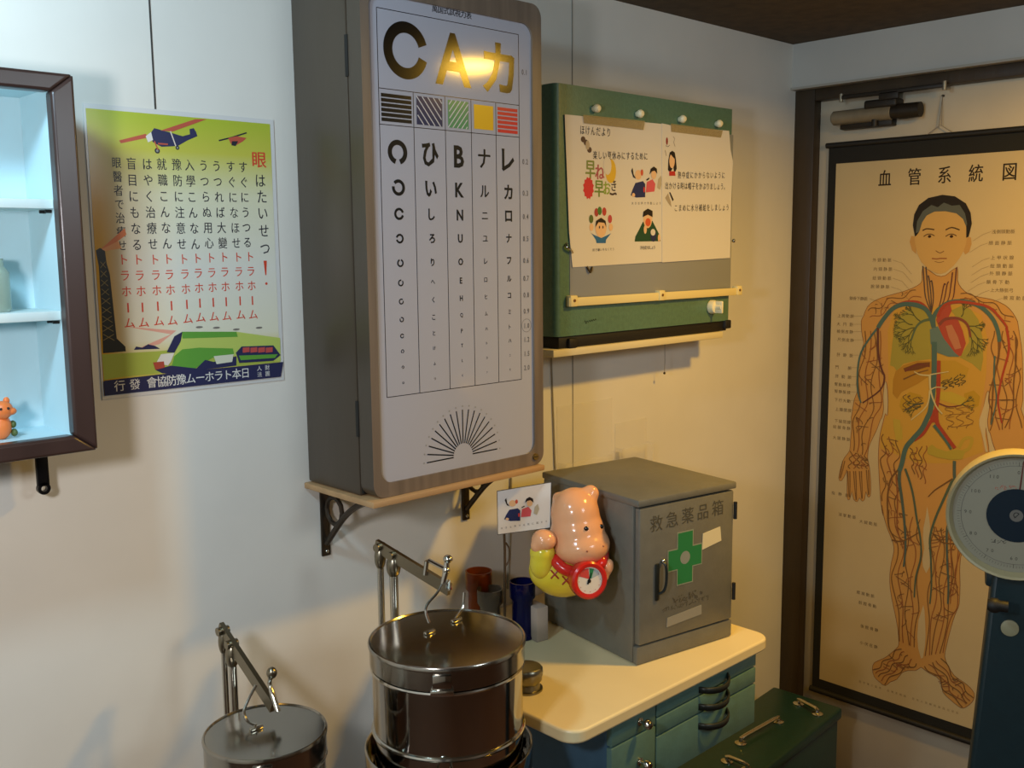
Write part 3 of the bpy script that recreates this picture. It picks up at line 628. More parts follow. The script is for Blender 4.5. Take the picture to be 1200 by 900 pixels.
def cup(d, x0, x1, z):
    n = 9; pts = [(x0+(x1-x0)*i/(n-1), cyf-.004-.022*math.sin(math.pi*i/(n-1))**.6, z-.004*math.sin(math.pi*i/(n-1))) for i in range(n)]
    g = G(); R0 = [g.bm.verts.new(Vector(p)+Vector((0, 0, .005))) for p in pts]; R1 = [g.bm.verts.new(Vector(p)+Vector((0, 0, -.006))) for p in pts]
    for i in range(n-1): g.face((R0[i], R0[i+1], R1[i+1], R1[i]), pull_m)
    o = g.build('pull_handle', d); s_ = o.modifiers.new('thick', 'SOLIDIFY'); s_.thickness = .003
xs_ = 1.266
for z0, z1 in ((.717, .746), (.684, .717), (.604, .684)):
    d = drawer(xs_, cb1, z0, z1); cup(d, 1.385, 1.475, z0+(z1-z0)*.42 if z1-z0 < .05 else z1-.022)
for z0, z1 in ((.706, .746), (.604, .706)):
    d = drawer(cb0, xs_, z0, z1); zz = z0+.022 if z1 > .74 else z1-.048
    G().lathe([(.007, 0), (.007, -.002), (.003, -.003), (.003, -.010), (.008, -.014), (.0085, -.019), (.006, -.023), (0, -.024)], chrome, (1.222, cyf-.004, zz), (0, 1, 0), 18).build('knob', d)

# ------------------------------------------------------------------ grey first-aid cabinet
FA = thing('first_aid_cabinet', (1.455, -.27, TZ), 'grey metal first-aid cabinet with a green cross on its door', 'first-aid cabinet')
KM = Matrix.Translation((1.312, -.389, TZ)) @ Matrix.Rotation(R_(-9.5), 4, 'Z')
KW, KD, KH = .236, .278, .299
gry = mat('grey_enamel', '#6b695e', .42, var=.07, vscale=40, bump=.04, bscale=150)
G().box((0, .014, .001), (KW, KD, KH-.012), gry, .004, 2, KM).box((0, 0.002, .001), (KW, .014, .034), gry, .003, 2, KM).build('body', FA)
G().box((-.002, -.002, KH-.013), (KW+.002, KD+.002, KH), gry, .003, 2, KM).build('top_panel', FA)
dd = G().box((.003, 0, .037), (KW-.003, .013, KH-.016), gry, .003, 2, KM).build('door', FA)
ux = (KM.to_3x3() @ Vector((1, 0, 0))); O = KM @ Vector((0, -.0003, 0))
g = G(); P = Pr(g, O, ux, (0, 0, 1)); zk = zmap(740, 570, .2111); kk = lambda X, Y: P.on(*zk(X, Y))
c = kk(297, 394); gm = ink('#2c7a45', .5); a_, b_ = .018, .047
def cross(s): a, b = a_*s, b_*(1+(s-1)*.4); return [(c[0]+x, c[1]+z) for x, z in ((-a, -b), (a, -b), (a, -a), (b*.86, -a), (b*.86, a), (a, a), (a, b), (-a, b), (-a, a), (-b*.86, a), (-b*.86, -a), (-a, -a))]
P.poly(cross(1.12), ink('#8d937f'), 1); P.poly(cross(1), gm, 2); P.ell(c[0], c[1], .012, .012, ink('#8a8f86', .3), 3, 20)
P.line('救急薬品箱', kk(138, 205), kk(480, 118), .031, ink('#504c3f'), 1, .0)
scrawl(P, kk(235, 632), kk(390, 590), .015, ink('#544f42'), 9, 3); scrawl(P, kk(172, 686), kk(425, 616), .010, ink('#544f42'), 14, 4)
g.build('door_lettering', dd, fixn=False)
g = G(); P = Pr(g, O, ux, (0, 0, 1)); g.slab(P, [kk(396, 262), kk(492, 222), kk(498, 300), kk(392, 352)], mat('old_sticker', '#d9cda6', .6), 0, .0006); g.build('sticker', dd)
g = G(); P = Pr(g, O, ux, (0, 0, 1)); g.slab(P, [kk(198, 730), kk(388, 656), kk(388, 708), kk(194, 782)], mat('grey_label_plate', '#8f8c80', .5), 0, .0008); g.build('label_plate', dd)
hx, hz = kk(140, 530)
hp = lambda x, y, z: KM @ Vector((x, y, z))
G().box((hx-.005, -.004, hz-.034), (hx+.004, 0, hz+.034), pull_m, .002, 2, KM).tube([hp(hx+.010, -.002, hz+.036), hp(hx+.013, -.010, hz+.028), hp(hx+.013, -.011, hz), hp(hx+.009, -.009, hz-.016), hp(hx+.003, -.003, hz-.022)], .0026, pull_m, 8, sm=4).ball(hp(hx+.012, -.004, hz+.037), .004, chrome, seg=10).build('latch_handle', dd)
for z in (.09, .245): G().cyl(hp(KW-.001, -.002, z-.016), hp(KW-.001, -.002, z+.016), .0035, black, n=10).build('hinge', dd)

# ------------------------------------------------------------------ toy hippo timer
def fused(balls, name, mats_fn, parent, vox=.0035, smooth=6):
    bm = bmesh.new()
    for c, r, M in balls:
        q = bmesh.ops.create_uvsphere(bm, u_segments=28, v_segments=18, radius=1)
        for v in q['verts']:
            p = Vector((v.co.x*r[0], v.co.y*r[1], v.co.z*r[2])); v.co = Vector(c)+((M @ p) if M is not None else p)
    me = bpy.data.meshes.new(name); bm.to_mesh(me); bm.free(); o = bpy.data.objects.new(name, me); COL.objects.link(o)
    m = o.modifiers.new('r', 'REMESH'); m.mode = 'VOXEL'; m.voxel_size = vox
    s = o.modifiers.new('s', 'SMOOTH'); s.iterations = smooth; s.factor = .6
    bpy.context.view_layer.update(); me2 = bpy.data.meshes.new_from_object(o.evaluated_get(bpy.context.evaluated_depsgraph_get()))
    bpy.data.objects.remove(o); me2.materials.clear(); me2.materials.append(mats_fn); me2.name = name
    return link(name, me2, parent)
sT = 1.775/FPX; tr = Vector((.723, -.691, 0)); tz = Vector((0, 0, 1)); tn = Vector((-.691, -.723, 0)); TO = at(668, 640, 1.775)
TM = Matrix((( tr.x, tn.x, 0), (tr.y, tn.y, 0), (0, 0, 1)))
tq = lambda px, py, dn=0: TO+tr*((px-668)*sT)+tz*((640-py)*sT*1.01)+tn*dn
HP = thing('hippo_toy', tq(668, 702), 'glossy peach hippo toy in yellow clothes holding a red dial, beside the grey cabinet', 'toy')
peach = mat('glossy_peach', '#e8a878', .16, spec=.6); yel = mat('glossy_yellow', '#ddc93a', .16, spec=.6); redp = mat('glossy_red', '#c8281f', .18, spec=.6)
tl = lambda a: TM @ Matrix.Rotation(R_(a), 3, 'Y')
hd_ = fused([(tq(674, 602, .0), (.0435, .045, .048), tl(-5)), (tq(677, 620, .006), (.0475, .047, .042), TM), (tq(681, 636, .014), (.0505, .050, .035), tl(-6)), (tq(666, 628, .0), (.034, .040, .040), TM),
       (tq(692, 578, -.002), (.0165, .013, .0165), TM), (tq(655, 585, -.014), (.012, .012, .012), TM)], 'head', peach, HP, .0032, 16)
bd_ = fused([(tq(658, 672, -.004), (.056, .046, .044), tl(8)), (tq(664, 655, 0), (.046, .04, .038), TM), (tq(648, 668, 0), (.044, .042, .040), TM), (tq(702, 664, 0), (.022, .024, .028), TM)], 'body', yel, HP, .004, 8)
fused([(tq(634, 653, .028), (.021, .020, .030), tl(4)), (tq(635, 642, .028), (.0225, .021, .022), TM)], 'sleeve', yel, HP, .0032, 6)
fused([(tq(637, 626, .032), (.0225, .021, .0190), TM), (tq(629, 632, .036), (.012, .012, .013), TM)], 'hand', peach, HP, .003, 6)
fused([(tq(709, 660, .03), (.012, .011, .018), tl(20)), (tq(706, 669, .034), (.009, .009, .010), TM)], 'hand', peach, HP, .003, 6)
pts = [tq(650+x, y-5, d) for x, y, d in ((0, 655, .03), (8, 662, .043), (20, 666, .046), (33, 666, .044), (46, 662, .040), (54, 655, .03), (54, 650, -.01), (28, 650, -.035), (2, 650, -.01))]
G().tube(pts, (.0105), redp, 12, closed=True, sm=4).build('scarf', HP)
from mathutils.bvhtree import BVHTree
def surf(o, px, py):                                      # point of a finished mesh seen at an image point
    off = _WL[o.name]; t = BVHTree.FromPolygons([v.co+off for v in o.data.vertices], [tuple(f.vertices) for f in o.data.polygons])
    return t.ray_cast(CAM, ray(px, py).normalized())[0] or t.find_nearest(at(px, py, 1.70))[0]
for px, py in ((687, 619.5), (704.5, 617)):
    G().ball(surf(hd_, px, py), (.0042, .0032, .0042), mat('glossy_black', '#120d0a', .12, spec=.7), TM, 14).build('eye', HP)
for px, py in ((688, 646), (707, 640)):
    G().ball(surf(hd_, px, py), .0019, mat('nostril', '#a8694a', .4), seg=8).build('nostril', HP)
dcn = (tn+tr*.35+tz*.12).normalized(); dc = tq(686.5, 666, .067)
td = G().lathe([(0, -.018), (.030, -.018), (.0325, -.014), (.0325, .004), (.029, .007), (.0235, .006), (.0235, .003), (0, .003)], redp, dc, dcn, 36).build('timer', HP)
g = G(); ux = Vector((0, 0, 1)).cross(dcn).normalized(); P = Pr(g, dc+dcn*.0032, ux, dcn.cross(ux))
P.ell(0, 0, .0232, .0232, mat('white_dial', '#ddd0bc', .4), 1, 28)
P.poly([(0, .002), (-.0195, .009), (-.017, .0155), (-.010, .0205), (-.001, .021)], ink('#c8453a'), 2); P.poly([(0, .002), (.0005, .021), (.009, .019), (.004, .004)], ink('#2f7a4a'), 3); P.poly([(.002, .002), (.009, .019), (.0165, .0145), (.019, .008)], ink('#a7ada8'), 2)
P.stroke([(-.004, -.006), (.004, .013)], .0035, ink('#141414'), 4, taper=.4); P.ell(-.001, -.001, .0035, .0035, ink('#141414'), 5, 12)
for i in range(12): a = math.pi*i/6; P.ell(.0195*math.cos(a), .0195*math.sin(a), .0008, .0008, ink('#b8655a'), 4, 6)
g.build('dial_face', td, fixn=False)
sm_ = mat('red_stitch', '#9a2a1c', .3)
for px, py in ((650, 673), (663.5, 680)):
    for s in (1, -1): G().tube([surf(bd_, px-4.5, py-5*s), surf(bd_, px, py), surf(bd_, px+4.5, py+5*s)], .0016, sm_, 6).build('stitch', HP)
# narrow carton under the toy, between the blue glass and the grey cabinet
bxp = hit(636, 748, 2, TZ)
CM = Matrix.Translation((bxp.x, bxp.y, TZ+.0005)) @ Matrix.Rotation(R_(-9.5), 4, 'Z')
tag(G().box((-.022, -.012, 0), (.004, .03, .0655), mat('pale_carton', '#a8998a', .6), .001, 2, CM).build('carton'), 'narrow pale carton standing between the blue glass and the grey cabinet', 'box')

# ------------------------------------------------------------------ picture card on its stick
PCc = hit(614, 596, 1, -.165)
PC = thing('picture_card', (PCc.x, PCc.y, TZ), 'small white picture card with two cartoon children on a thin stick', 'card')
cu = Vector((.80, -.60, 0)); g = G(); P = Pr(g, PCc, cu, Vector((0, 0, 1))); q = [P.on(*p) for p in ((582.5, 575.5), (646, 565), (644.8, 618.5), (583.3, 626.5))]
g.slab(P, [q[3], q[2], q[1], q[0]], mat('card_white', '#e4e0da', .35), -.002, 0)
P.stroke(q, .0016, ink('#4a463e'), 1, closed=True)
z9 = zmap(540, 480, .28887)
cf = lambda x, y: P.on(*z9(178+(x-538)*.92*.93, 355+(y-520)*.60))
kids(P, cf, .62)
P.line('大きな声で元気に話そう', P.on(588, 619), P.on(640, 611), .0042, dk, 1)
g.build('card', PC, fixn=False)
b0 = P.on(591, 623); top = P.p(*b0, -.0035); foot = Vector((top.x+.002, top.y+.004, TZ+.001))
stk = mat('brown_wire', '#4a3a28', .5)
G().tube([top+Vector((0, 0, .03)), top, top+Vector((.001, 0, -.06)), foot], .0024, stk, 8, sm=4).build('stick', PC)
G().tube([top+Vector((.002, -.002, -.022)), top+Vector((.009, -.004, -.036)), top+Vector((.008, -.004, -.056)), top+Vector((.001, -.002, -.066))], .0016, stk, 6, sm=4).build('wire_loop', PC)
G().lathe([(0, 0), (.008, 0), (.008, .004), (.004, .006), (0, .006)], stk, (foot.x, foot.y, TZ+.0003), n=20).build('base', PC)
# ------------------------------------------------------------------ glasses behind the big drum
def medglass(px, py_top, px_w, y, m, label, hz):
    c = hit(px, py_top, 1, y); r = px_w/2*((c-CAM).length)/FPX*1.0; H = c.z-TZ
    prof = [(0, 0), (r*.86, 0), (r*.9, .003), (r*.82, .008), (r*.82, H-hz-.006), (r, H-hz), (r, H), (r-.0028, H), (r-.0028, H-hz+.003), (r*.82-.0028, H-hz-.003), (r*.82-.0028, .012), (0, .010)]
    tag(G().lathe(prof, m, (c.x, c.y, TZ+.0004), n=36).build('medicine_glass'), label, 'glass', 'medicine glasses behind the big drum')
medglass(561, 669, 31, -.075, mat('amber_glass', '#8a3f16', .08, trans=.55, ior=1.3), 'amber glass with a wide rim behind the big steel drum', .034)
medglass(612, 681, 30, -.150, mat('cobalt_glass', '#0f144c', .08, trans=.45, ior=1.3), 'dark blue glass with a wide rim beside the hippo toy', .030)
medglass(574, 690, 30, -.118, mat('smoke_glass', '#6b6254', .1, trans=.6, ior=1.3), 'smoky grey glass in front of the amber glass', .026)
# steel tin
c = Vector((1.112, -.315, TZ+.0004)); r = .027
t = thing('round_tin', c, 'small round steel tin beside the big drum on the cream worktop', 'tin')
tinm = mat('dull_steel', '#85806f', .3, 1)
G().lathe([(0, 0), (r, 0), (r, .003), (r*.86, .004), (r*.80, .012), (r*.95, .018), (r*.97, .026), (0, .026)], tinm, c, n=36).build('base', t)
G().lathe([(0, .026), (r, .026), (r*1.02, .030), (r, .037), (r*.9, .040), (0, .0415)], tinm, c, n=36).build('lid', t)

# ------------------------------------------------------------------ sterilising drums on pedal stands
def drum(c, r, H, poles, arm, pole_z, knob, label, wires, stand_label):
    z = c.z; d2 = Vector((c.x, c.y, 0))
    T = thing('sterilizing_drum', (c.x, c.y, z-H), label, 'drum', 'steel sterilizing drums')
    HB = H*.665
    zz = lambda t: (c.x, c.y, t)
    body = [(0, z-H), (r*.95, z-H), (r*.955, z-H+.004), (r*.955, z-.028)]
    o = [( .0, 0)]
    g = G().lathe([(a, b-(z-H)) for a, b in body], steel, zz(z-H), n=64); g.build('body', T)
    for q, rr in ((.036, .0032), (HB, .0035), (H*.97, .004)):
        G().tube([(c.x+(r*.955)*math.cos(2*math.pi*i/64), c.y+(r*.955)*math.sin(2*math.pi*i/64), z-q) for i in range(64)], rr, chrome, 8, closed=True).build('band', T)
    ld = G().lathe([(r*.965, -.030), (r*.985, -.030), (r*.985, -.004), (r, -.0035), (r*1.004, 0), (r*.99, .003), (r*.97, .0035), (r*.955, .0015), (r*.5, .003), (0, .0035)], lidsteel, c, n=72).build('lid', T)
    a = math.atan2(CAM.y-c.y, CAM.x-c.x)+R_(-4)
    n = Vector((math.cos(a), math.sin(a), 0)); s = Vector((-n.y, n.x, 0))
    M = Matrix(((s.x, n.x, 0, c.x+n.x*r), (s.y, n.y, 0, c.y+n.y*r), (0, 0, 1, z), (0, 0, 0, 1)))
    G().box((-.016, -.004, -.034), (.016, .006, -.026), chrome, .001, 2, M).box((-.013, -.004, -.030), (.013, .003, -.006), steel, .001, 2, M).build('clasp', T)
    hole = G()
    hole.tube([M @ Vector((-.012, .004, -HB-.022)), M @ Vector((-.008, .014, -HB-.010)), M @ Vector((.008, .014, -HB-.010)), M @ Vector((.012, .004, -HB-.022))], .002, chrome, 8, sm=3).build('catch', T)
    for w in wires: G().tube([c+Vector(p) for p in w], .0021, chrome, 8, sm=5).build('lid_wire', T)
    for p in [w[-1] for w in wires]: G().box((p[0]-.010, p[1]-.003, .003), (p[0]+.010, p[1]+.003, .008), chrome, .0015, 2, Matrix.Translation(c)).build('lid_lug', T)
    # stand
    Sx = thing('drum_stand', (c.x, c.y, 0), stand_label, 'stand', 'pedal stands of the drums')
    G().lathe([(r*.3, -.005), (r*1.04, -.005), (r*1.07, 0), (r*1.08, H*.19), (r*1.065, H*.195), (r*1.05, H*.19), (r*1.04, .0005), (r*.3, .0)], steel, (c.x, c.y, z-H-.0006), n=64).build('ring_tray', Sx)
    G().cyl((c.x, c.y, .02), (c.x, c.y, z-H-.006), .018, chrome, n=20).build('column', Sx)
    G().lathe([(0, 0), (r*1.15, 0), (r*1.15, .008), (r*.5, .02), (.02, .024), (0, .024)], mat('grey_cast_base', '#55544e', .5, .5), (c.x, c.y, .0005), n=40).build('base', Sx)
    for q, (p, rr) in enumerate(poles):
        foot = Vector((p.x+(c.x-p.x)*.0, p.y, .1))
        G().cyl((p.x, p.y, .06), (p.x, p.y, p.z-.006), rr, chrome, n=12).tube([(p.x, p.y, .07), (c.x, c.y, .04)], .006, chrome, 8).build('lift_rod', Sx)
        G().ball((p.x, p.y, p.z-.018), (rr*1.7, rr*1.7, .02), mat('worn_chrome', '#8a8270', .3, 1), seg=14).build('joint', Sx)
    fl = mat('worn_chrome')
    dirn = (arm[1]-arm[0]); up = Vector((0, 0, 1)); side = dirn.cross(up).normalized()
    g = G(); hh_ = .0095; th = .0035; nrm = side.cross(dirn).normalized()
    A = []
    for p in (arm[0]-dirn.normalized()*.008, arm[1]):
        for a_, b_ in ((-1, -1), (1, -1), (1, 1), (-1, 1)): A.append(g.bm.verts.new(p+side*th*a_+nrm*hh_*b_))
    for q in ((0, 1, 2, 3), (7, 6, 5, 4), (0, 4, 5, 1), (1, 5, 6, 2), (2, 6, 7, 3), (3, 7, 4, 0)): g.face([A[i] for i in q], fl)
    ar = g.build('arm', Sx)
    for p, rr in poles: G().cyl(p-side*.009, p+side*.009, .0065, fl, n=12).build('pivot_bolt', ar)
    return Sx, ar, side, fl
C2 = at(524, 748, 1.49); r2 = .117
A0, A1, A2 = at(445, 641, 1.60), at(462, 651, 1.585), at(527, 691, 1.52)
A1 = A0+(A2-A0)*.20
def drop(px, py, dep, c): p = at(px, py, dep)-c; return (p.x, p.y, p.z)
D2 = drum(C2, r2, .20, [(A0, .0055), (A1, .0068)], (A0, A2), 0, None, 'big shiny steel sterilizing drum in front of the cream worktop', [
    [drop(519, 683, 1.515, C2), drop(512, 695, 1.51, C2), drop(501, 708, 1.508, C2), drop(499, 718, 1.505, C2), drop(503, 730, 1.50, C2)],
    [drop(544, 694, 1.575, C2), drop(542, 712, 1.57, C2), drop(534, 725, 1.555, C2), drop(535, 731, 1.55, C2)]], 'chrome pedal stand with lifting arm that carries the big steel drum')
Sx, ar, side, fl = D2
e = at(524, 654, 1.515)
G().tube([at(498, 674, 1.54), at(500, 658, 1.54), at(503, 657, 1.54), at(522, 667, 1.52)], .0036, chrome, 8).build('guard_loop', ar)
G().tube([e, at(523, 668, 1.515), at(519, 684, 1.515)], [.0036, .005, .0036], chrome, 10).ball(at(525, 655, 1.515), (.0075, .0075, .0065), chrome, seg=14).ball(at(523, 668, 1.515), .006, chrome, seg=12).build('lift_hook', ar)
G().tube([A2, at(525, 682, 1.518), at(525, 690, 1.515)], .004, chrome, 8).build('arm_eye', ar)
C1 = at(311, 858, 1.39); r1 = .0845
B0, B2 = at(261, 739, 1.50), at(325, 836, 1.40); B0.z += .0
B1 = B0+(B2-B0)*.17
Bm = B0+(B2-B0)*.93
D1 = drum(C1, r1, .145, [(B0, .0045), (B1, .006)], (B0, Bm), 0, None, 'small steel sterilizing drum at the bottom left of the wall', [
    [drop(300, 803, 1.42, C1), drop(291, 820, 1.41, C1), drop(286, 834, 1.40, C1), drop(290, 845, 1.395, C1), drop(300, 850, 1.39, C1)]], 'chrome pedal stand with slanting arm that carries the small steel drum')
Sx, ar, side, fl = D1
G().tube([at(326, 834, 1.398), at(320, 815, 1.405), at(316, 801, 1.41), at(318, 790, 1.405)], [.004, .004, .003, .005], chrome, 10, sm=3).ball(at(318.5, 788.5, 1.405), (.0075, .0075, .0085), fl, seg=16).build('lift_hook', ar)

# ------------------------------------------------------------------ dark green chest with chrome handles
GC = thing('metal_chest', (1.95, -.18, 0), 'low dark green metal chest with chrome handles on its lid, below the door scroll', 'chest')
dgm = mat('dark_green_enamel', '#103435', .38, var=.1, vscale=80, bump=.04, bscale=200)
CZ = .33
ma = Matrix.Translation((2.262, -.086, 0)) @ Matrix.Rotation(R_(4), 4, 'Z')
G().box((-.62, -.185, .001), (-.006, -.005, CZ-.03), dgm, .006, 3, ma).build('body', GC)
lid = G().box((-.63, -.192, CZ-.03), (0, 0, CZ), dgm, .006, 3, ma).build('lid', GC)
def hnd(p0, p1):
    a, b = hit(*p0, 2, CZ+.012), hit(*p1, 2, CZ+.012); a0, b0 = Vector((a.x, a.y, CZ)), Vector((b.x, b.y, CZ)); u = Vector((0, 0, .014))
    h = G().tube([a0, a0+u*.9, a0+(b0-a0)*.12+u*1.0, b0-(b0-a0)*.12+u*1.0, b0+u*.9, b0], .0052, chrome, 10).build('handle', lid)
    for q in (a0, b0): G().lathe([(0, 0), (.014, 0), (.014, .003), (.007, .006), (0, .006)], chrome, q, n=16).build('mount', h)
hnd((868, 866), (912, 841)); hnd((936, 820), (958, 832)); hnd((852, 887), (876, 897))

# ------------------------------------------------------------------ door closer
X0 = XC+.031
KC = thing('door_closer', (X0-.03, -.2, 1.80), 'old metal door closer at the top of the door above the scroll', 'door closer')
clm = mat('grey_closer_paint', '#7b705b', .45, .2, var=.12, vscale=30); dkm = mat('dark_closer_metal', '#2a241c', .5, .4)
yA, yB = hit(976, 139, 0, 2.435).y, hit(1045, 131, 0, 2.435).y; yC = hit(1079, 128, 0, 2.435).y; zc = (hit(976, 139, 0, 2.435).z+hit(1079, 128, 0, 2.435).z)/2
G().tube([(2.435, yA, zc), (2.435, yA-.004, zc), (2.435, yB, zc), (2.435, yB-.002, zc)], [.014, .018, .018, .016], clm, 20).build('cylinder', KC)
G().tube([(2.435, yB, zc), (2.435, yB-.02, zc), (2.435, yB-.021, zc), (2.435, yC, zc)], [.0165, .0165, .019, .018], dkm, 20).build('end_cap', KC)
ym = hit(1032, 115, 0, 2.43).y
G().box((2.42, ym-.045, zc+.012), (X0-.0005, ym+.04, zc+.034), dkm, .006, 3).build('head', KC)
G().box((2.435, yB, zc-.03), (X0-.0005, yA-.02, zc-.012), dkm, .002).build('mounting_plate', KC)
G().cyl((2.43, hit(1025, 148, 0, 2.43).y, zc-.030), (2.43, hit(1025, 148, 0, 2.43).y, zc-.014), .008, dkm, n=14).build('spindle', KC)
y1_, y2_ = hit(986, 110, 0, 2.42).y, hit(1107, 101, 0, 2.42).y; za = hit(1050, 106, 0, 2.42).z
am = G().box((2.416, y2_, za-.006), (2.424, y1_, za+.004), dkm, .002).box((2.416, (y1_+y2_)/2-.02, zc+.03), (2.426, (y1_+y2_)/2+.03, za), dkm, .002).build('arm', KC)
for y in (y1_, y2_): G().cyl((2.42, y, za-.012), (2.42, y, za+.008), .005, mat('pale_bolt', '#8d8470', .4, .6), n=10).build('arm_bolt', am)

# ------------------------------------------------------------------ anatomical scroll on the door
XS = X0-.008
SC = thing('wall_scroll', (XS, -.38, .24), 'tall hanging scroll chart of the blood vessels of a man, on the door', 'scroll chart')
g = G(); P = Pr(g, (XS, 0, 0), (0, -1, 0), (0, 0, 1))
tl_, bl_ = P.on(972, 175), P.on(951, 800); uL = (tl_[0]+bl_[0])/2; uLi = P.on(970, 500)[0]
zT, zB = P.on(1085, 159)[1], (P.on(957.8, 807.6)[1]+P.on(1158.7, 877)[1])/2
zTi = P.on(1090, 184)[1]; zBi = zB+.034; cen = P.on(1104, 260)[0]; uR = 2*cen-uL+.02; uRi = uR-(uLi-uL)
cloth = mat('black_scroll_cloth', '#15140f', .85, bump=.05, bscale=300)
ppr = mat('aged_chart_paper', '#b39f76', .8, var=.05, vscale=3)
g.slab(P, [(uL, zB), (uR, zB), (uR, zT), (uL, zT)], cloth, -.0015, 0)
g.build('mount', SC)
G().cyl((XS-.002, -uL+.006, zT-.004), (XS-.002, -uR-.006, zT-.004), .007, black, n=14).build('top_rod', SC)
G().cyl((XS-.002, -uL+.004, zB), (XS-.002, -uR-.004, zB), .008, black, n=14).build('bottom_rod', SC)
hk = Vector((X0-.006, hit(1105, 105, 0, X0-.006).y, hit(1105, 112, 0, X0-.006).z))
G().tube([(XS-.004, hk.y+.03, zT+.002), (XS-.004, hk.y+.003, zT+.02), hk, (XS-.004, hk.y-.003, zT+.02), (XS-.004, hk.y-.03, zT+.002)], .0012, mat('grey_string'), 6).cyl(hk, hk+Vector((.006, 0, 0)), .003, iron, n=8).build('hanging_cord', SC)
g = G(); P = Pr(g, (XS-.0004, 0, 0), (0, -1, 0), (0, 0, 1))
P.rect(uLi, zBi, uRi, zTi, ppr, 0)
on = P.on
zA, zB2, zC_, zD, zE = zmap(980, 220, .18333), zmap(980, 340, .18333), zmap(980, 480, .15), zmap(1000, 580, .15), zmap(1000, 700, .15)
ZZ = dict(A=zA, B=zB2, C=zC_, D=zD, E=zE)
def tr_(*seq):                                            # ('A', (x,y), (x,y), 'B', ...) traced outlines laid out on the scroll
    o = []; z = None
    for s in seq:
        if isinstance(s, str): z = ZZ[s]
        else: o.append(on(*z(*s)))
    return o
tk = ink('#251b11', .8)
for c, X in zip('血管系統図', ((548, 836), (687, 828), (828, 820), (975, 812), (1133, 804))):
    q = on(900+X[0]*.25, X[1]*.25); P.ch(c, q[0], q[1], .044, tk, 1, .02, sx=.8)
sk = ink('#b28446', .8); sk2 = ink('#b27b3d', .8); face_m = ink('#b49054', .8)
body = tr_('A', (553, 505), (550, 590), (520, 625), (440, 660), (330, 690), (250, 720), (200, 760), (175, 820), 'B', (160, 200), (166, 290), (176, 340), (150, 420), (135, 520), (130, 600), (135, 650), (115, 700), (100, 800),
  'C', (118, 60), (120, 150), (112, 240), (105, 320), (65, 375), (42, 430), (20, 535), (43, 555), (76, 495), (84, 470), (86, 560), (86, 690), (106, 700), (124, 640), (136, 700), (165, 720), (181, 690), (203, 715), (222, 700), (233, 640), (246, 680), (268, 670), (270, 560), (260, 450), (246, 375), (256, 290), (282, 230), (320, 150), (345, 80),
  'B', (292, 815), (303, 760), (300, 690), (303, 640), (312, 585), (324, 600), (332, 700), (328, 800), 'C', (385, 30), (368, 90), (346, 180), (335, 260), (330, 380), (335, 500), (340, 600), (348, 720), (365, 830),
  'D', (225, 80), (240, 170), (270, 270), (310, 370), (318, 440), (300, 520), (286, 620), (288, 720), (300, 800), 'E', (310, 50), (335, 170), (350, 260), (356, 340), (350, 385), (290, 440), (240, 475), (165, 510), (150, 560), (165, 620), (205, 660), (250, 690), (290, 660), (340, 640), (380, 590), (430, 570), (490, 570), (525, 548),
  (540, 552), (590, 590), (650, 620), (690, 670), (700, 740), (760, 800), (820, 850), (860, 865), (905, 840), (940, 800), (945, 750), (910, 700), (860, 660), (790, 610), (740, 530), (715, 460), (726, 390), (750, 290), (780, 180), (810, 100), 'D', (828, 850), (835, 700), (832, 600), (836, 520), (852, 450), (892, 380),
  'B', (1190, 420), (1175, 300), (1160, 200), 'A', (1160, 855), (1130, 800), (1080, 750), (1000, 715), (920, 700), (850, 680), (800, 640), (776, 590), (775, 505), (700, 560), (640, 560))
_uc = (tr_('B', (332, 700))[0][0]+tr_('B', (945, 690))[0][0])/2     # the far arm mirrors the near one where the scale stands in front of it
_i, _j = body.index(tr_('B', (130, 600))[0]), body.index(tr_('D', (310, 370))[0])
_k = body.index(tr_('D', (892, 380))[0])
body = body[:_k]+[(2*_uc-x, y) for x, y in body[_i:_j][::-1]]+body[_k+1:]
body = [(v.x, v.y) for v in spline([(x, y, 0) for x, y in body], 2, True)]
P.poly(body, sk, 1); P.stroke(body, .0012, ink('#764d29', .8), 3, closed=True)
# torso is yellower than the limbs
P.poly(tr_('B', (330, 260), (370, 130), (470, 90), (610, 110), (790, 90), (930, 160), (965, 300), (960, 520), (945, 640), (915, 800), 'C', (1118, 60), (1140, 240), (1150, 330), (900, 420), (640, 420), (345, 300), (350, 180), (385, 60), 'B', (332, 800), (335, 700)), ink('#b28937', .8), 2)
gp = ppr
P.poly(tr_('D', (578, 90), (565, 180), (548, 260), (545, 340), (555, 420), (540, 500), (545, 560), (570, 612), (598, 560), (602, 500), (595, 420), (600, 320), (600, 240), (590, 160)), gp, 3)
P.poly(tr_('E', (548, 60), (510, 180), (500, 300), (508, 400), (530, 478), (545, 470), (560, 380), (565, 300), (562, 200), (556, 100)), gp, 3)
P.poly(tr_('B', (955, 690), (945, 740), (915, 830), (915, 900), 'C', (1120, 120), (1150, 240), (1168, 330), (1185, 330), (1165, 200), (1175, 40), 'B', (968, 800)), gp, 4)
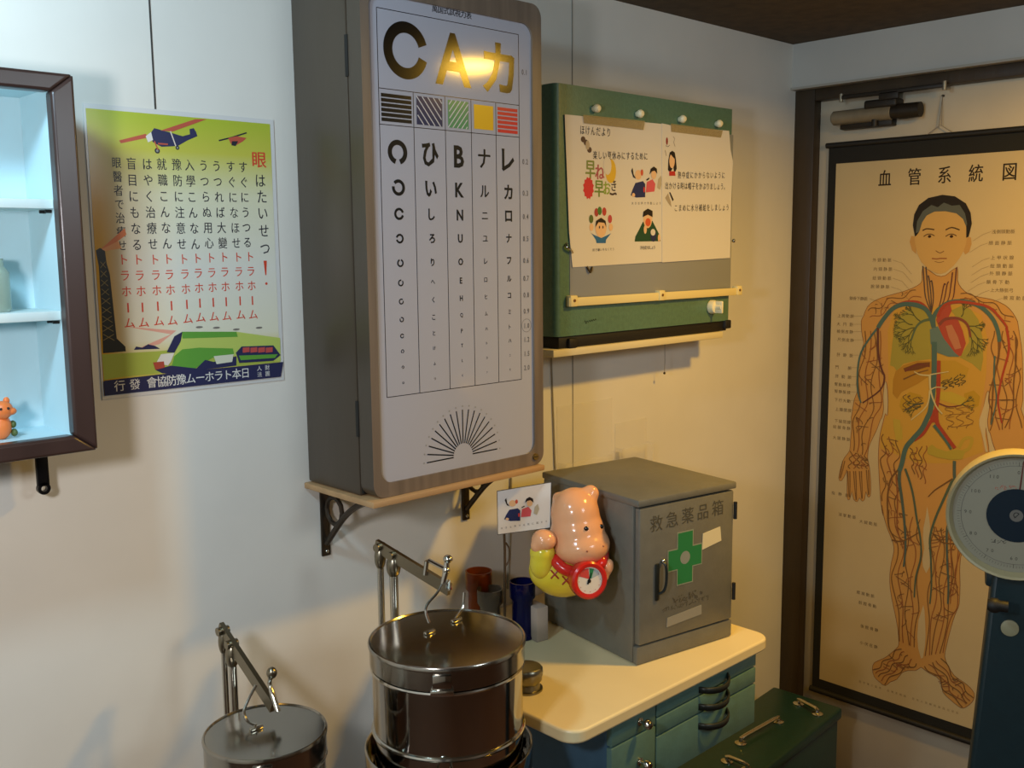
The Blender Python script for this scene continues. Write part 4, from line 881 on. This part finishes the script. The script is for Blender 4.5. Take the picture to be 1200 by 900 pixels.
# head
ear = ink('#ac844b', .8); ln = ink('#684325', .8)
P.poly(tr_('A', (508, 312), (480, 308), (470, 345), (485, 400), (512, 425)), ear, 3); P.poly(tr_('A', (830, 310), (862, 318), (866, 360), (850, 410), (825, 428), (815, 410)), ear, 3)
P.poly(tr_('A', (500, 280), (504, 350), (518, 420), (545, 475), (590, 522), (640, 548), (668, 552), (700, 542), (750, 500), (790, 450), (815, 405), (832, 350), (840, 280), (850, 180), (780, 90), (680, 60), (560, 110), (510, 200)), face_m, 4)
P.poly(tr_('A', (505, 312), (491, 240), (500, 170), (530, 110), (590, 65), (680, 45), (760, 55), (830, 100), (860, 160), (868, 230), (848, 312), (832, 320), (832, 250), (812, 200), (770, 162), (700, 148), (630, 150), (580, 175), (550, 220), (532, 280), (515, 305)), ink('#211c18', .8), 5)
P.poly(tr_('A', (510, 290), (518, 215), (555, 150), (610, 110), (650, 125), (690, 95), (740, 115), (790, 110), (825, 165), (838, 230), (833, 250), (812, 200), (770, 164), (700, 150), (630, 152), (580, 177), (550, 222), (532, 282)), ink('#4f534d', .8), 6)
for cx in (598, 738):
    P.stroke(tr_('A', (cx-38, 312), (cx-15, 298), (cx+10, 297), (cx+32, 308)), .0022, ink('#4d311b', .8), 5, sm=3); q = on(*zA(cx, 311)); P.ell(q[0], q[1], .0042, .0036, ink('#37200c', .8), 6, 12)
P.stroke(tr_('A', (553, 274), (580, 262), (628, 268)), .003, ink('#3f2b1a', .8), 5, sm=3); P.stroke(tr_('A', (700, 270), (740, 254), (790, 270)), .003, ink('#3f2b1a', .8), 5, sm=3)
P.stroke(tr_('A', (637, 402), (652, 412), (668, 416), (690, 405)), .0018, ln, 5, sm=3); P.stroke(tr_('A', (612, 452), (645, 455), (665, 452), (708, 452)), .0028, ink('#844d2c', .8), 5, sm=3); P.stroke(tr_('A', (630, 470), (660, 478), (690, 470)), .0012, ln, 5, sm=3)
brn, blv, red_, brr, yl_ = ink('#6b4a28', .8), ink('#465e58', .8), ink('#963c28', .8), ink('#84502c', .8), ink('#9b8c38', .8)
_ = ink('#5b3a1e', .8), ink('#355152', .8), ink('#903322', .8), ink('#7e4925', .8), ink('#9b8d37', .8)
def ves(w, m, *seq, L=6, taper=.6): P.stroke(tr_(*seq), w, m, L, sm=4, taper=taper)
# lungs, liver, bowels
P.poly(tr_('B', (370, 490), (345, 480), (358, 350), (375, 220), (420, 150), (480, 110), (540, 110), (590, 150), (605, 220), (608, 440), (520, 450), (430, 470), (390, 520)), ink('#908438', .8), 3)
P.poly(tr_('B', (735, 130), (800, 100), (860, 120), (910, 190), (935, 300), (940, 440), (925, 520), (870, 470), (790, 430), (850, 330), (840, 210), (780, 190)), ink('#908438', .8), 3)
P.poly(tr_('B', (365, 570), (380, 520), (430, 480), (520, 450), (610, 455), (610, 540), (520, 600), (420, 650), (390, 695), (362, 660)), ink('#9e7327', .8), 4)
P.poly(tr_('B', (430, 500), (520, 465), (600, 460), (600, 485), (520, 510), (440, 520)), ink('#683f22', .8), 5)
P.poly(tr_('B', (660, 450), (760, 450), (850, 500), (830, 560), (740, 600), (660, 610)), ink('#a8842c', .8), 3)
for pts in ([(415, 690), (470, 650), (540, 670), (560, 720), (500, 770), (430, 780), (405, 740)], [(820, 660), (880, 640), (920, 680), (910, 740), (850, 770), (815, 720)]): P.poly(tr_('B', *pts), ink('#a58125', .8), 4)
P.poly(tr_('B', (630, 650), (740, 650), (830, 690), (800, 740), (700, 710), (640, 690)), ink('#ac9333', .8), 4)
P.poly(tr_('B', (365, 820), (410, 830), (415, 900), 'C', (515, 100), (520, 230), (470, 240), (450, 140)), ink('#a89037', .8), 4)
P.poly(tr_('C', (712, 300), (750, 272), (785, 300), (860, 325), (960, 310), (1010, 330), (985, 385), (900, 392), (790, 372), (720, 345)), ink('#9f8b33', .8), 5)
P.stroke(tr_('C', (960, 300), (1000, 230), (1060, 225), (1040, 300), (980, 330)), .008, ink('#a58b33', .8), 4, sm=4)
# heart
P.poly(tr_('B', (640, 190), (660, 130), (730, 90), (740, 130), (720, 170), (780, 190), (810, 260), (830, 340), (800, 420), (740, 420), (690, 320)), ink('#9b4433', .8), 5)
P.poly(tr_('B', (600, 250), (650, 230), (690, 310), (760, 400), (790, 425), (720, 425), (650, 400), (605, 340)), ink('#5b6e67', .8), 6)
P.poly(tr_('B', (700, 230), (740, 220), (780, 300), (800, 370), (760, 380), (720, 300)), ink('#a86c4d', .8), 6)
# great vessels
ves(.011, blv, 'B', (268, 240), (300, 190), (360, 120), (430, 90), (510, 95), (570, 120), (605, 170), (625, 240), taper=1)
ves(.011, blv, 'B', (625, 240), (625, 170), (670, 110), (740, 75), (840, 75), (930, 110), (1000, 180), (1035, 260), (1045, 330), taper=.8)
ves(.008, red_, 'B', (650, 170), (690, 100), (770, 75), (880, 85), (980, 110), (1060, 190), (1095, 240), L=7); ves(.006, red_, 'B', (600, 140), (540, 80), (450, 72), (370, 100), L=5)
ves(.008, ink('#763f33', .8), 'B', (660, 220), (700, 185), (780, 180), (840, 220), (860, 300), L=7); ves(.007, ink('#515e44', .8), 'B', (610, 185), (550, 200), (510, 240), (480, 320), L=5)
ves(.013, blv, 'B', (628, 330), (628, 480), (622, 620), (605, 760), 'C', (715, 60), (670, 150), (600, 230), (545, 300), (515, 420), (495, 480), taper=.9, L=7)
ves(.011, red_, 'B', (655, 450), (655, 600), (650, 700), (628, 800), 'C', (730, 110), (680, 190), (610, 240), taper=.6, L=6)
ves(.011, red_, 'B', (640, 760), 'C', (790, 100), (840, 180), (930, 300), L=7, taper=.8); ves(.008, blv, 'C', (765, 120), (820, 190), (870, 260), (900, 310), L=8)
P.poly(tr_('C', (725, 0), (790, 0), (780, 100), (745, 100), (735, 60)), red_, 6)
ves(.005, ink('#b7a878', .8), 'B', (600, 540), (605, 640), (640, 740), (680, 790), L=8); ves(.004, ink('#b7a878', .8), 'B', (600, 640), (580, 740), (480, 830), L=8); ves(.004, ink('#b7a878', .8), 'B', (600, 545), (540, 540), (500, 520), L=8); ves(.003, ink('#b7a878', .8), 'B', (600, 640), (640, 620), (700, 625), L=8); ves(.003, ink('#b7a878', .8), 'B', (600, 540), (660, 530), (720, 520), L=8)
# limb trunks
ves(.006, blv, 'B', (268, 240), (220, 300), (160, 400), (138, 520), (140, 650), (160, 720)); ves(.006, ink('#5b362c', .8), 'B', (268, 240), (270, 400), (290, 500), (310, 560), (280, 640), (170, 720), L=6)
ves(.005, brn, 'B', (1040, 300), (1040, 420), (1010, 560), (1000, 700), (990, 850)); ves(.006, red_, 'B', (1090, 240), (1105, 380), (1060, 560), (1035, 700), (1060, 850)); ves(.004, brn, 'B', (1150, 300), (1150, 450), (1135, 600), (1130, 760), (1080, 880)); ves(.004, blv, 'B', (1015, 420), (1010, 560), (1025, 700), (990, 860))
ves(.009, ink('#49564d', .8), 'C', (500, 460), (495, 560), (515, 700), 'D', (400, 200), (410, 400), (395, 560), L=6, taper=.5); ves(.006, ink('#495644', .8), 'C', (540, 460), (575, 560), (605, 680), 'D', (500, 200), (525, 330), (530, 480), (490, 640), (478, 800), L=6)
ves(.005, brn, 'C', (495, 460), (430, 540), (405, 660), 'D', (270, 110), (280, 250), (330, 350), L=6); ves(.004, brr, 'C', (470, 520), (480, 660), (480, 760), 'D', (345, 250), (390, 420))
ves(.008, ink('#49564d', .8), 'C', (925, 400), (925, 520), (935, 640), 'D', (780, 140), (735, 260), (735, 500), (745, 700), (740, 850), L=6, taper=.5); ves(.007, ink('#495644', .8), 'C', (915, 540), (850, 680), 'D', (640, 190), (600, 340), (608, 500), (612, 700), (600, 850), L=6, taper=.5)
ves(.004, brn, 'C', (910, 540), (830, 590), (770, 630), (720, 680)); ves(.004, brn, 'D', (625, 300), (680, 360), (740, 378), (820, 375), (885, 350)); ves(.004, brn, 'D', (300, 350), (370, 362), (430, 340), (510, 295))
ves(.003, brr, 'D', (765, 150), (760, 350), (770, 600), (760, 850)); ves(.003, brr, 'D', (800, 180), (825, 350), (810, 560), (780, 760))
for s in ((555, 500), (575, 505), (590, 560), (605, 600)): ves(.0032, ink('#4d3f3a', .8), 'A', s, (s[0]+8, 600), (s[0]+18, 700), (610, 800))
for s in ((770, 510), (745, 540), (720, 600), (700, 620)): ves(.0032, ink('#5b3730', .8), 'A', s, (s[0]-10, 620), (s[0]-30, 720), (650, 790))
R9 = random.Random(11)
def lerp2(Q, t):
    x = t*(len(Q)-1); i = min(int(x), len(Q)-2); f = x-i; return (Q[i][0]+(Q[i+1][0]-Q[i][0])*f, Q[i][1]+(Q[i+1][1]-Q[i][1])*f)
def net(Ls, Rs, nl, nc, w=.0022, mm=(brn, brr), L=5):
    Lq, Rq = tr_(*Ls), tr_(*Rs)
    pt = lambda t, s: tuple(a+(b-a)*s for a, b in zip(lerp2(Lq, t), lerp2(Rq, t)))
    for i in range(nl):
        s0 = (i+.6)/(nl+.2); ph = R9.random()*6; am = .35/nl
        P.stroke([pt(t/18, min(.97, max(.03, s0+am*math.sin(ph+t*.8)))) for t in range(19)], w, mm[i % len(mm)], L, sm=2)
    for i in range(nc):
        t = R9.random()*.92; s = R9.random()*.7; d = .12+R9.random()*.3; k = R9.choice((-1, 1))*.05
        P.stroke([pt(min(1, max(0, t+k*u)), min(.98, s+d*u+.09*math.sin(u*3.1+i))) for u in (0, .25, .5, .75, 1)], w*.8, mm[i % len(mm)], L, sm=3)
net(('D', (235, 100), (275, 270), (315, 380), (300, 520), (287, 640), (300, 800), 'E', (335, 170), (355, 340)), ('D', (560, 200), (545, 340), (550, 420), (545, 560), (545, 700), (530, 880), 'E', (505, 190), (505, 400)), 5, 30)
net(('D', (600, 240), (600, 320), (596, 420), (600, 560), (575, 700), (570, 850), 'E', (562, 200), (548, 460)), ('D', (830, 280), (870, 370), (845, 460), (832, 600), (834, 700), (826, 880), 'E', (790, 170), (720, 430)), 6, 32)
net(('E', (355, 380), (240, 480), (150, 560)), ('E', (520, 540), (400, 575), (250, 688)), 5, 12, .0024); net(('E', (530, 550), (650, 620), (700, 740), (850, 862)), ('E', (715, 460), (790, 610), (880, 680), (945, 780)), 5, 14, .0024)
net(('B', (165, 260), (150, 420), (132, 560), (115, 700), (100, 800), 'C', (120, 150), (108, 310)), ('B', (290, 260), (318, 480), (305, 640), (300, 760), 'C', (330, 120), (262, 270), (246, 370)), 4, 24)
net(('C', (105, 320), (85, 460)), ('C', (246, 370), (265, 460)), 5, 10, .0022)
for a_, b_ in (((60, 400), (32, 540)), ((100, 480), (105, 690)), ((145, 480), (158, 710)), ((190, 480), (203, 700)), ((245, 470), (255, 670))):
    for d in (-8, 8): ves(.0022, brn, 'C', (a_[0]+d, a_[1]), ((a_[0]+b_[0])/2+d*.8, (a_[1]+b_[1])/2), (b_[0]+d*.3, b_[1]-5), L=5)
net(('B', (980, 260), (985, 420), (965, 700), (960, 900)), ('B', (1160, 260), (1180, 420), (1190, 600), (1200, 880)), 5, 20)
net(('A', (200, 770), (330, 700), (500, 640)), ('A', (230, 870), (380, 760), (560, 720)), 2, 10, .0018); net(('A', (800, 650), (1000, 720), (1140, 820)), ('A', (790, 720), (960, 780), (1100, 880)), 2, 10, .0018)
net(('C', (345, 180), (335, 380), (345, 700)), ('C', (520, 260), (500, 480), (510, 850)), 3, 16, .0024); net(('C', (560, 300), (590, 480)), ('C', (720, 280), (705, 590)), 4, 8, .0024)
lungv = ink('#4f4d2a', .8)
def tree(Z, x, y, a, l, w, d, m):
    x2, y2 = x+l*math.cos(a), y+l*math.sin(a); am = a+R9.uniform(-.25, .25)
    P.stroke([on(*Z(x, y)), on(*Z(x+l*.5*math.cos(am), y+l*.5*math.sin(am))), on(*Z(x2, y2))], w, m, 5, sm=3, taper=.7)
    if d:
        for k in (-1, 1, R9.choice((-.2, .3))): tree(Z, x2, y2, a+k*R9.uniform(.3, .6), l*R9.uniform(.6, .8), w*.72, d-1, m)
for x, y, a, l in ((510, 240, 2.3, 60), (510, 240, 2.9, 62), (500, 250, 1.9, 66), (540, 200, 3.9, 55), (490, 220, 3.5, 50)): tree(zB2, x, y, a, l, .003, 3, lungv)
for x, y, a, l in ((850, 250, 1.3, 70), (860, 250, .9, 60), (800, 170, -1.2, 40), (850, 230, 0, 40)): tree(zB2, x, y, a, l, .003, 3, lungv)
for x, y, a, l in ((560, 720, 3.0, 50), (540, 740, 2.6, 45), (800, 735, -.6, 40), (810, 730, .3, 35)): tree(zB2, x, y, a, l, .003, 2, lungv)
net(('B', (420, 660), (420, 780)), ('B', (560, 690), (540, 760)), 4, 8, .002, (ink('#5b4429', .8),)); net(('B', (660, 590), (680, 640)), ('B', (830, 520), (840, 600)), 4, 8, .002, (ink('#4d4429', .8),), L=5); net(('B', (680, 750), (700, 890)), ('B', (900, 720), (890, 880)), 3, 12, .0016, (ink('#845b29', .8),), L=5)
ves(.004, ink('#683729', .8), 'B', (440, 520), (520, 475), (600, 490)); ves(.004, brn, 'B', (430, 570), (520, 530), (590, 510)); ves(.004, ink('#683730', .8), 'B', (650, 720), (720, 745), (800, 735)); ves(.004, ink('#4d493d', .8), 'B', (560, 720), (490, 740), (440, 770))
# vessel names and their leader lines
lbl = ink('#4d3a20', .8); ldr = ink('#846e44', .8)
LB = [('外頸動脈', 292, 462), ('内頸静脈', 298, 520), ('総頸動脈', 292, 578), ('腕頭静脈', 280, 632), ('鎖骨下静脈', 142, 708)]
for t, X, Y in LB:
    q = on(*zA(X, Y)); P.line(t, (q[0]-.020, q[1]), (q[0]+.020, q[1]), .0105, lbl, 1, 0)
    P.stroke(tr_('A', (X+70, Y), (X+130, Y+20), (X+190, Y+90)), .0006, ldr, 4)
for t, X, Y in (('浅側頭動脈', 1065, 280), ('顔面静脈', 1045, 353), ('上甲状腺', 1058, 447), ('総頸動脈', 1055, 500), ('外頸静脈', 1050, 548), ('鎖骨下動', 1030, 603), ('上大静脈弓', 1055, 655), ('腋窩動脈', 1140, 705)):
    q = on(*zA(X, Y)); P.line(t, (q[0]-.020, q[1]), (q[0]+.022, q[1]), .0105, lbl, 1, 0); P.stroke(tr_('A', (X-75, Y), (X-125, Y+18), (X-190, Y+60)), .0006, ldr, 4)
for t, X, Y in (('上腕動脈', 60, 165), ('大円筋', 55, 218), ('橈側皮静', 55, 265), ('尺側皮静', 60, 318), ('肝静脈', 55, 415), ('門脈', 45, 495), ('肝動脈', 45, 553), ('腎動脈枝', 40, 605), ('腎静脈枝', 40, 650), ('下行大動', 40, 705), ('上腸間膜', 45, 765), ('下腸間膜', 40, 840)):
    q = on(*zB2(X, Y)); P.line(t, (q[0]-.018, q[1]), (q[0]+.018, q[1]), .0105, lbl, 1, 0)
    P.stroke([on(*zB2(X+45, Y)), on(*zB2(X+110, Y))], .0006, ldr, 4)
for t, X, Y, z in (('総腸骨静', 42, 140, zC_), ('大腿静脈', 40, 225, zC_), ('指静脈', 30, 660, zC_), ('深掌動脈', 85, 830, zC_), ('大腿動脈', 250, 885, zC_), ('膝窩動脈', 95, 775, zD), ('前脛骨動', 110, 855, zD), ('後脛骨静', 125, 240, zE), ('小伏在静', 120, 370, zE)):
    q = on(*z(X, Y)); P.line(t, (q[0]-.020, q[1]), (q[0]+.020, q[1]), .0105, lbl, 1, 0)
q0, q1 = (uLi+.12, zBi+.03), (uRi-.05, zBi+.03)
P.line('医学博士監修　血管系統図　日本人体解剖掛図出版部', q0, (q0[0]+.26, q0[1]), .0065, ink('#76633d', .8), 1)
g.build('printed_chart', SC, fixn=False)

# ------------------------------------------------------------------ weighing scale at the right edge
SD = 1.62
dcc = at(1191, 604, SD)
WS = thing('weighing_scale', (dcc.x+.05, dcc.y, 0), 'teal weighing scale with a large round cream dial, cut by the right edge', 'scale')
wteal = mat('dark_teal_enamel', '#15292d', .4, var=.08, vscale=60, bump=.03, bscale=200)
nrm = Vector((-.93, -.37, 0)).normalized(); rd_ = 76*SD/FPX*1.0
hs = G().lathe([(0, -.055), (rd_*.86, -.055), (rd_*.97, -.045), (rd_*1.0, -.02), (rd_*1.0, .012), (rd_*.985, .016), (rd_*.95, .014), (rd_*.91, .004), (rd_*.90, .001), (0, .001)], mat('cream_dial_housing', '#a39873', .4), dcc, nrm, 64).build('dial_housing', WS)
g = G(); ux = Vector((0, 0, 1)).cross(nrm).normalized(); P = Pr(g, dcc+nrm*.0012, ux, (0, 0, 1))
P.ell(0, 0, rd_*.9, rd_*.9, mat('dial_paper', '#8b8672', .5), 1, 56)
for i in range(120):
    a = 2*math.pi*i/120; l = .004 if i % 10 else .007; c_, s_ = math.cos(a), math.sin(a)
    P.stroke([(c_*rd_*.84, s_*rd_*.84), (c_*(rd_*.84-l), s_*(rd_*.84-l))], .0005 if i % 10 else .0009, ink('#5d584b'), 2)
for i in range(12):
    a = math.pi/2-2*math.pi*i/12; P.line(str(i*10), (math.cos(a)*rd_*.68-.0018*len(str(i*10)), math.sin(a)*rd_*.68), (math.cos(a)*rd_*.68+.0018*len(str(i*10)), math.sin(a)*rd_*.68), .008, ink('#4a463c'), 2)
P.arc(0, 0, rd_*.78, .0008, 0, 2*math.pi, ink('#6a655a'), 2)
scrawl(P, (-.032, .044), (-.002, .047), .009, ink('#a0604e'), 5, 7); scrawl(P, (-.034, -.046), (-.012, -.046), .007, ink('#3a3630'), 5, 8)
P.stroke([(0, 0), (.006, rd_*.86)], .0032, ink('#5e2a22'), 5, taper=.4)
P.ell(0, 0, rd_*.42, rd_*.42, ink('#14222c', .35), 6, 40); P.ell(0, 0, .010, .010, mat('badge_metal', '#8a8a84', .35, .8), 7, 20); P.arc(0, .001, .004, .0012, .6, 4.6, ink('#2a2a2a'), 8, 16); P.stroke([(-.003, -.004), (.001, .0), (.004, .004)], .0012, ink('#2a2a2a'), 8)
g.build('dial_face', hs, fixn=False)
colx = dcc-nrm*.03; cL = at(1172, 690, SD+.02); cB = at(1158, 900, SD+.02)
o_ = Vector((colx.x, colx.y, 0)); ang = math.atan2(ux.y, ux.x)
MC = Matrix.Translation(o_) @ Matrix.Rotation(ang, 4, 'Z')
g = G(); hw0, hw1 = .062, .028; zt2 = dcc.z-rd_*.93
for zz_, hw, hd in ((.07, .075, .045), (zt2-.35, .046, .036), (zt2, hw1, .03)):
    pass
V = []
for zz_, hw, hd in ((.07, .078, .05), (zt2, .030, .03)):
    for a_, b_ in ((-1, -1), (1, -1), (1, 1), (-1, 1)): V.append(g.bm.verts.new(MC @ Vector((a_*hw, b_*hd, zz_))))
for q in ((3, 2, 1, 0), (4, 5, 6, 7), (0, 1, 5, 4), (1, 2, 6, 5), (2, 3, 7, 6), (3, 0, 4, 7)): g.face([V[i] for i in q], wteal)
cl = g.build('column', WS); m_ = cl.modifiers.new('bevel', 'BEVEL'); m_.width = .008; m_.segments = 3
G().box((-.04, -.024, zt2-.03), (.04, .034, zt2+.004), wteal, .006, 2, MC).build('neck', WS)
G().box((-.17, -.30, .005), (.17, .07, .07), wteal, .012, 3, MC).build('platform', WS)
kp = at(1170, 710, SD-.02); kdir = -ux
G().lathe([(0, 0), (.009, 0), (.009, .012), (.012, .016), (.012, .024), (.008, .03), (0, .03)], black, kp+ux*.014, kdir, 18).build('lock_knob', WS)
bp = at(1184.5, 748, SD-.02)
n_ = (MC.to_3x3() @ Vector((0, -1, 0)))
bt = hit_t = None
fy = (.05+(.03-.05)*((bp.z-.07)/(zt2-.07)))
bl = MC.inverted() @ bp; bq = MC @ Vector((bl.x, -fy-.001, bp.z))
G().lathe([(0, -.003), (.0135, -.003), (.0135, .002), (.011, .003), (0, .003)], mat('dull_badge', '#8f8a6c', .5), bq, n_, 24).build('badge', WS)

# ------------------------------------------------------------------ the lamp itself (just outside the picture)
LP = thing('ceiling_lamp', (LAMP[0], LAMP[1], 1.99), 'small brown shaded ceiling lamp out of the picture on the right', 'lamp')
G().lathe([(0, .03), (.05, .03), (.06, .026), (.085, .006), (.086, .002), (.084, .002), (.05, .02), (0, .02)], mat('brown_lamp_metal', '#4a3a28', .5), (LAMP[0], LAMP[1], 1.9898), n=32).build('shade', LP)
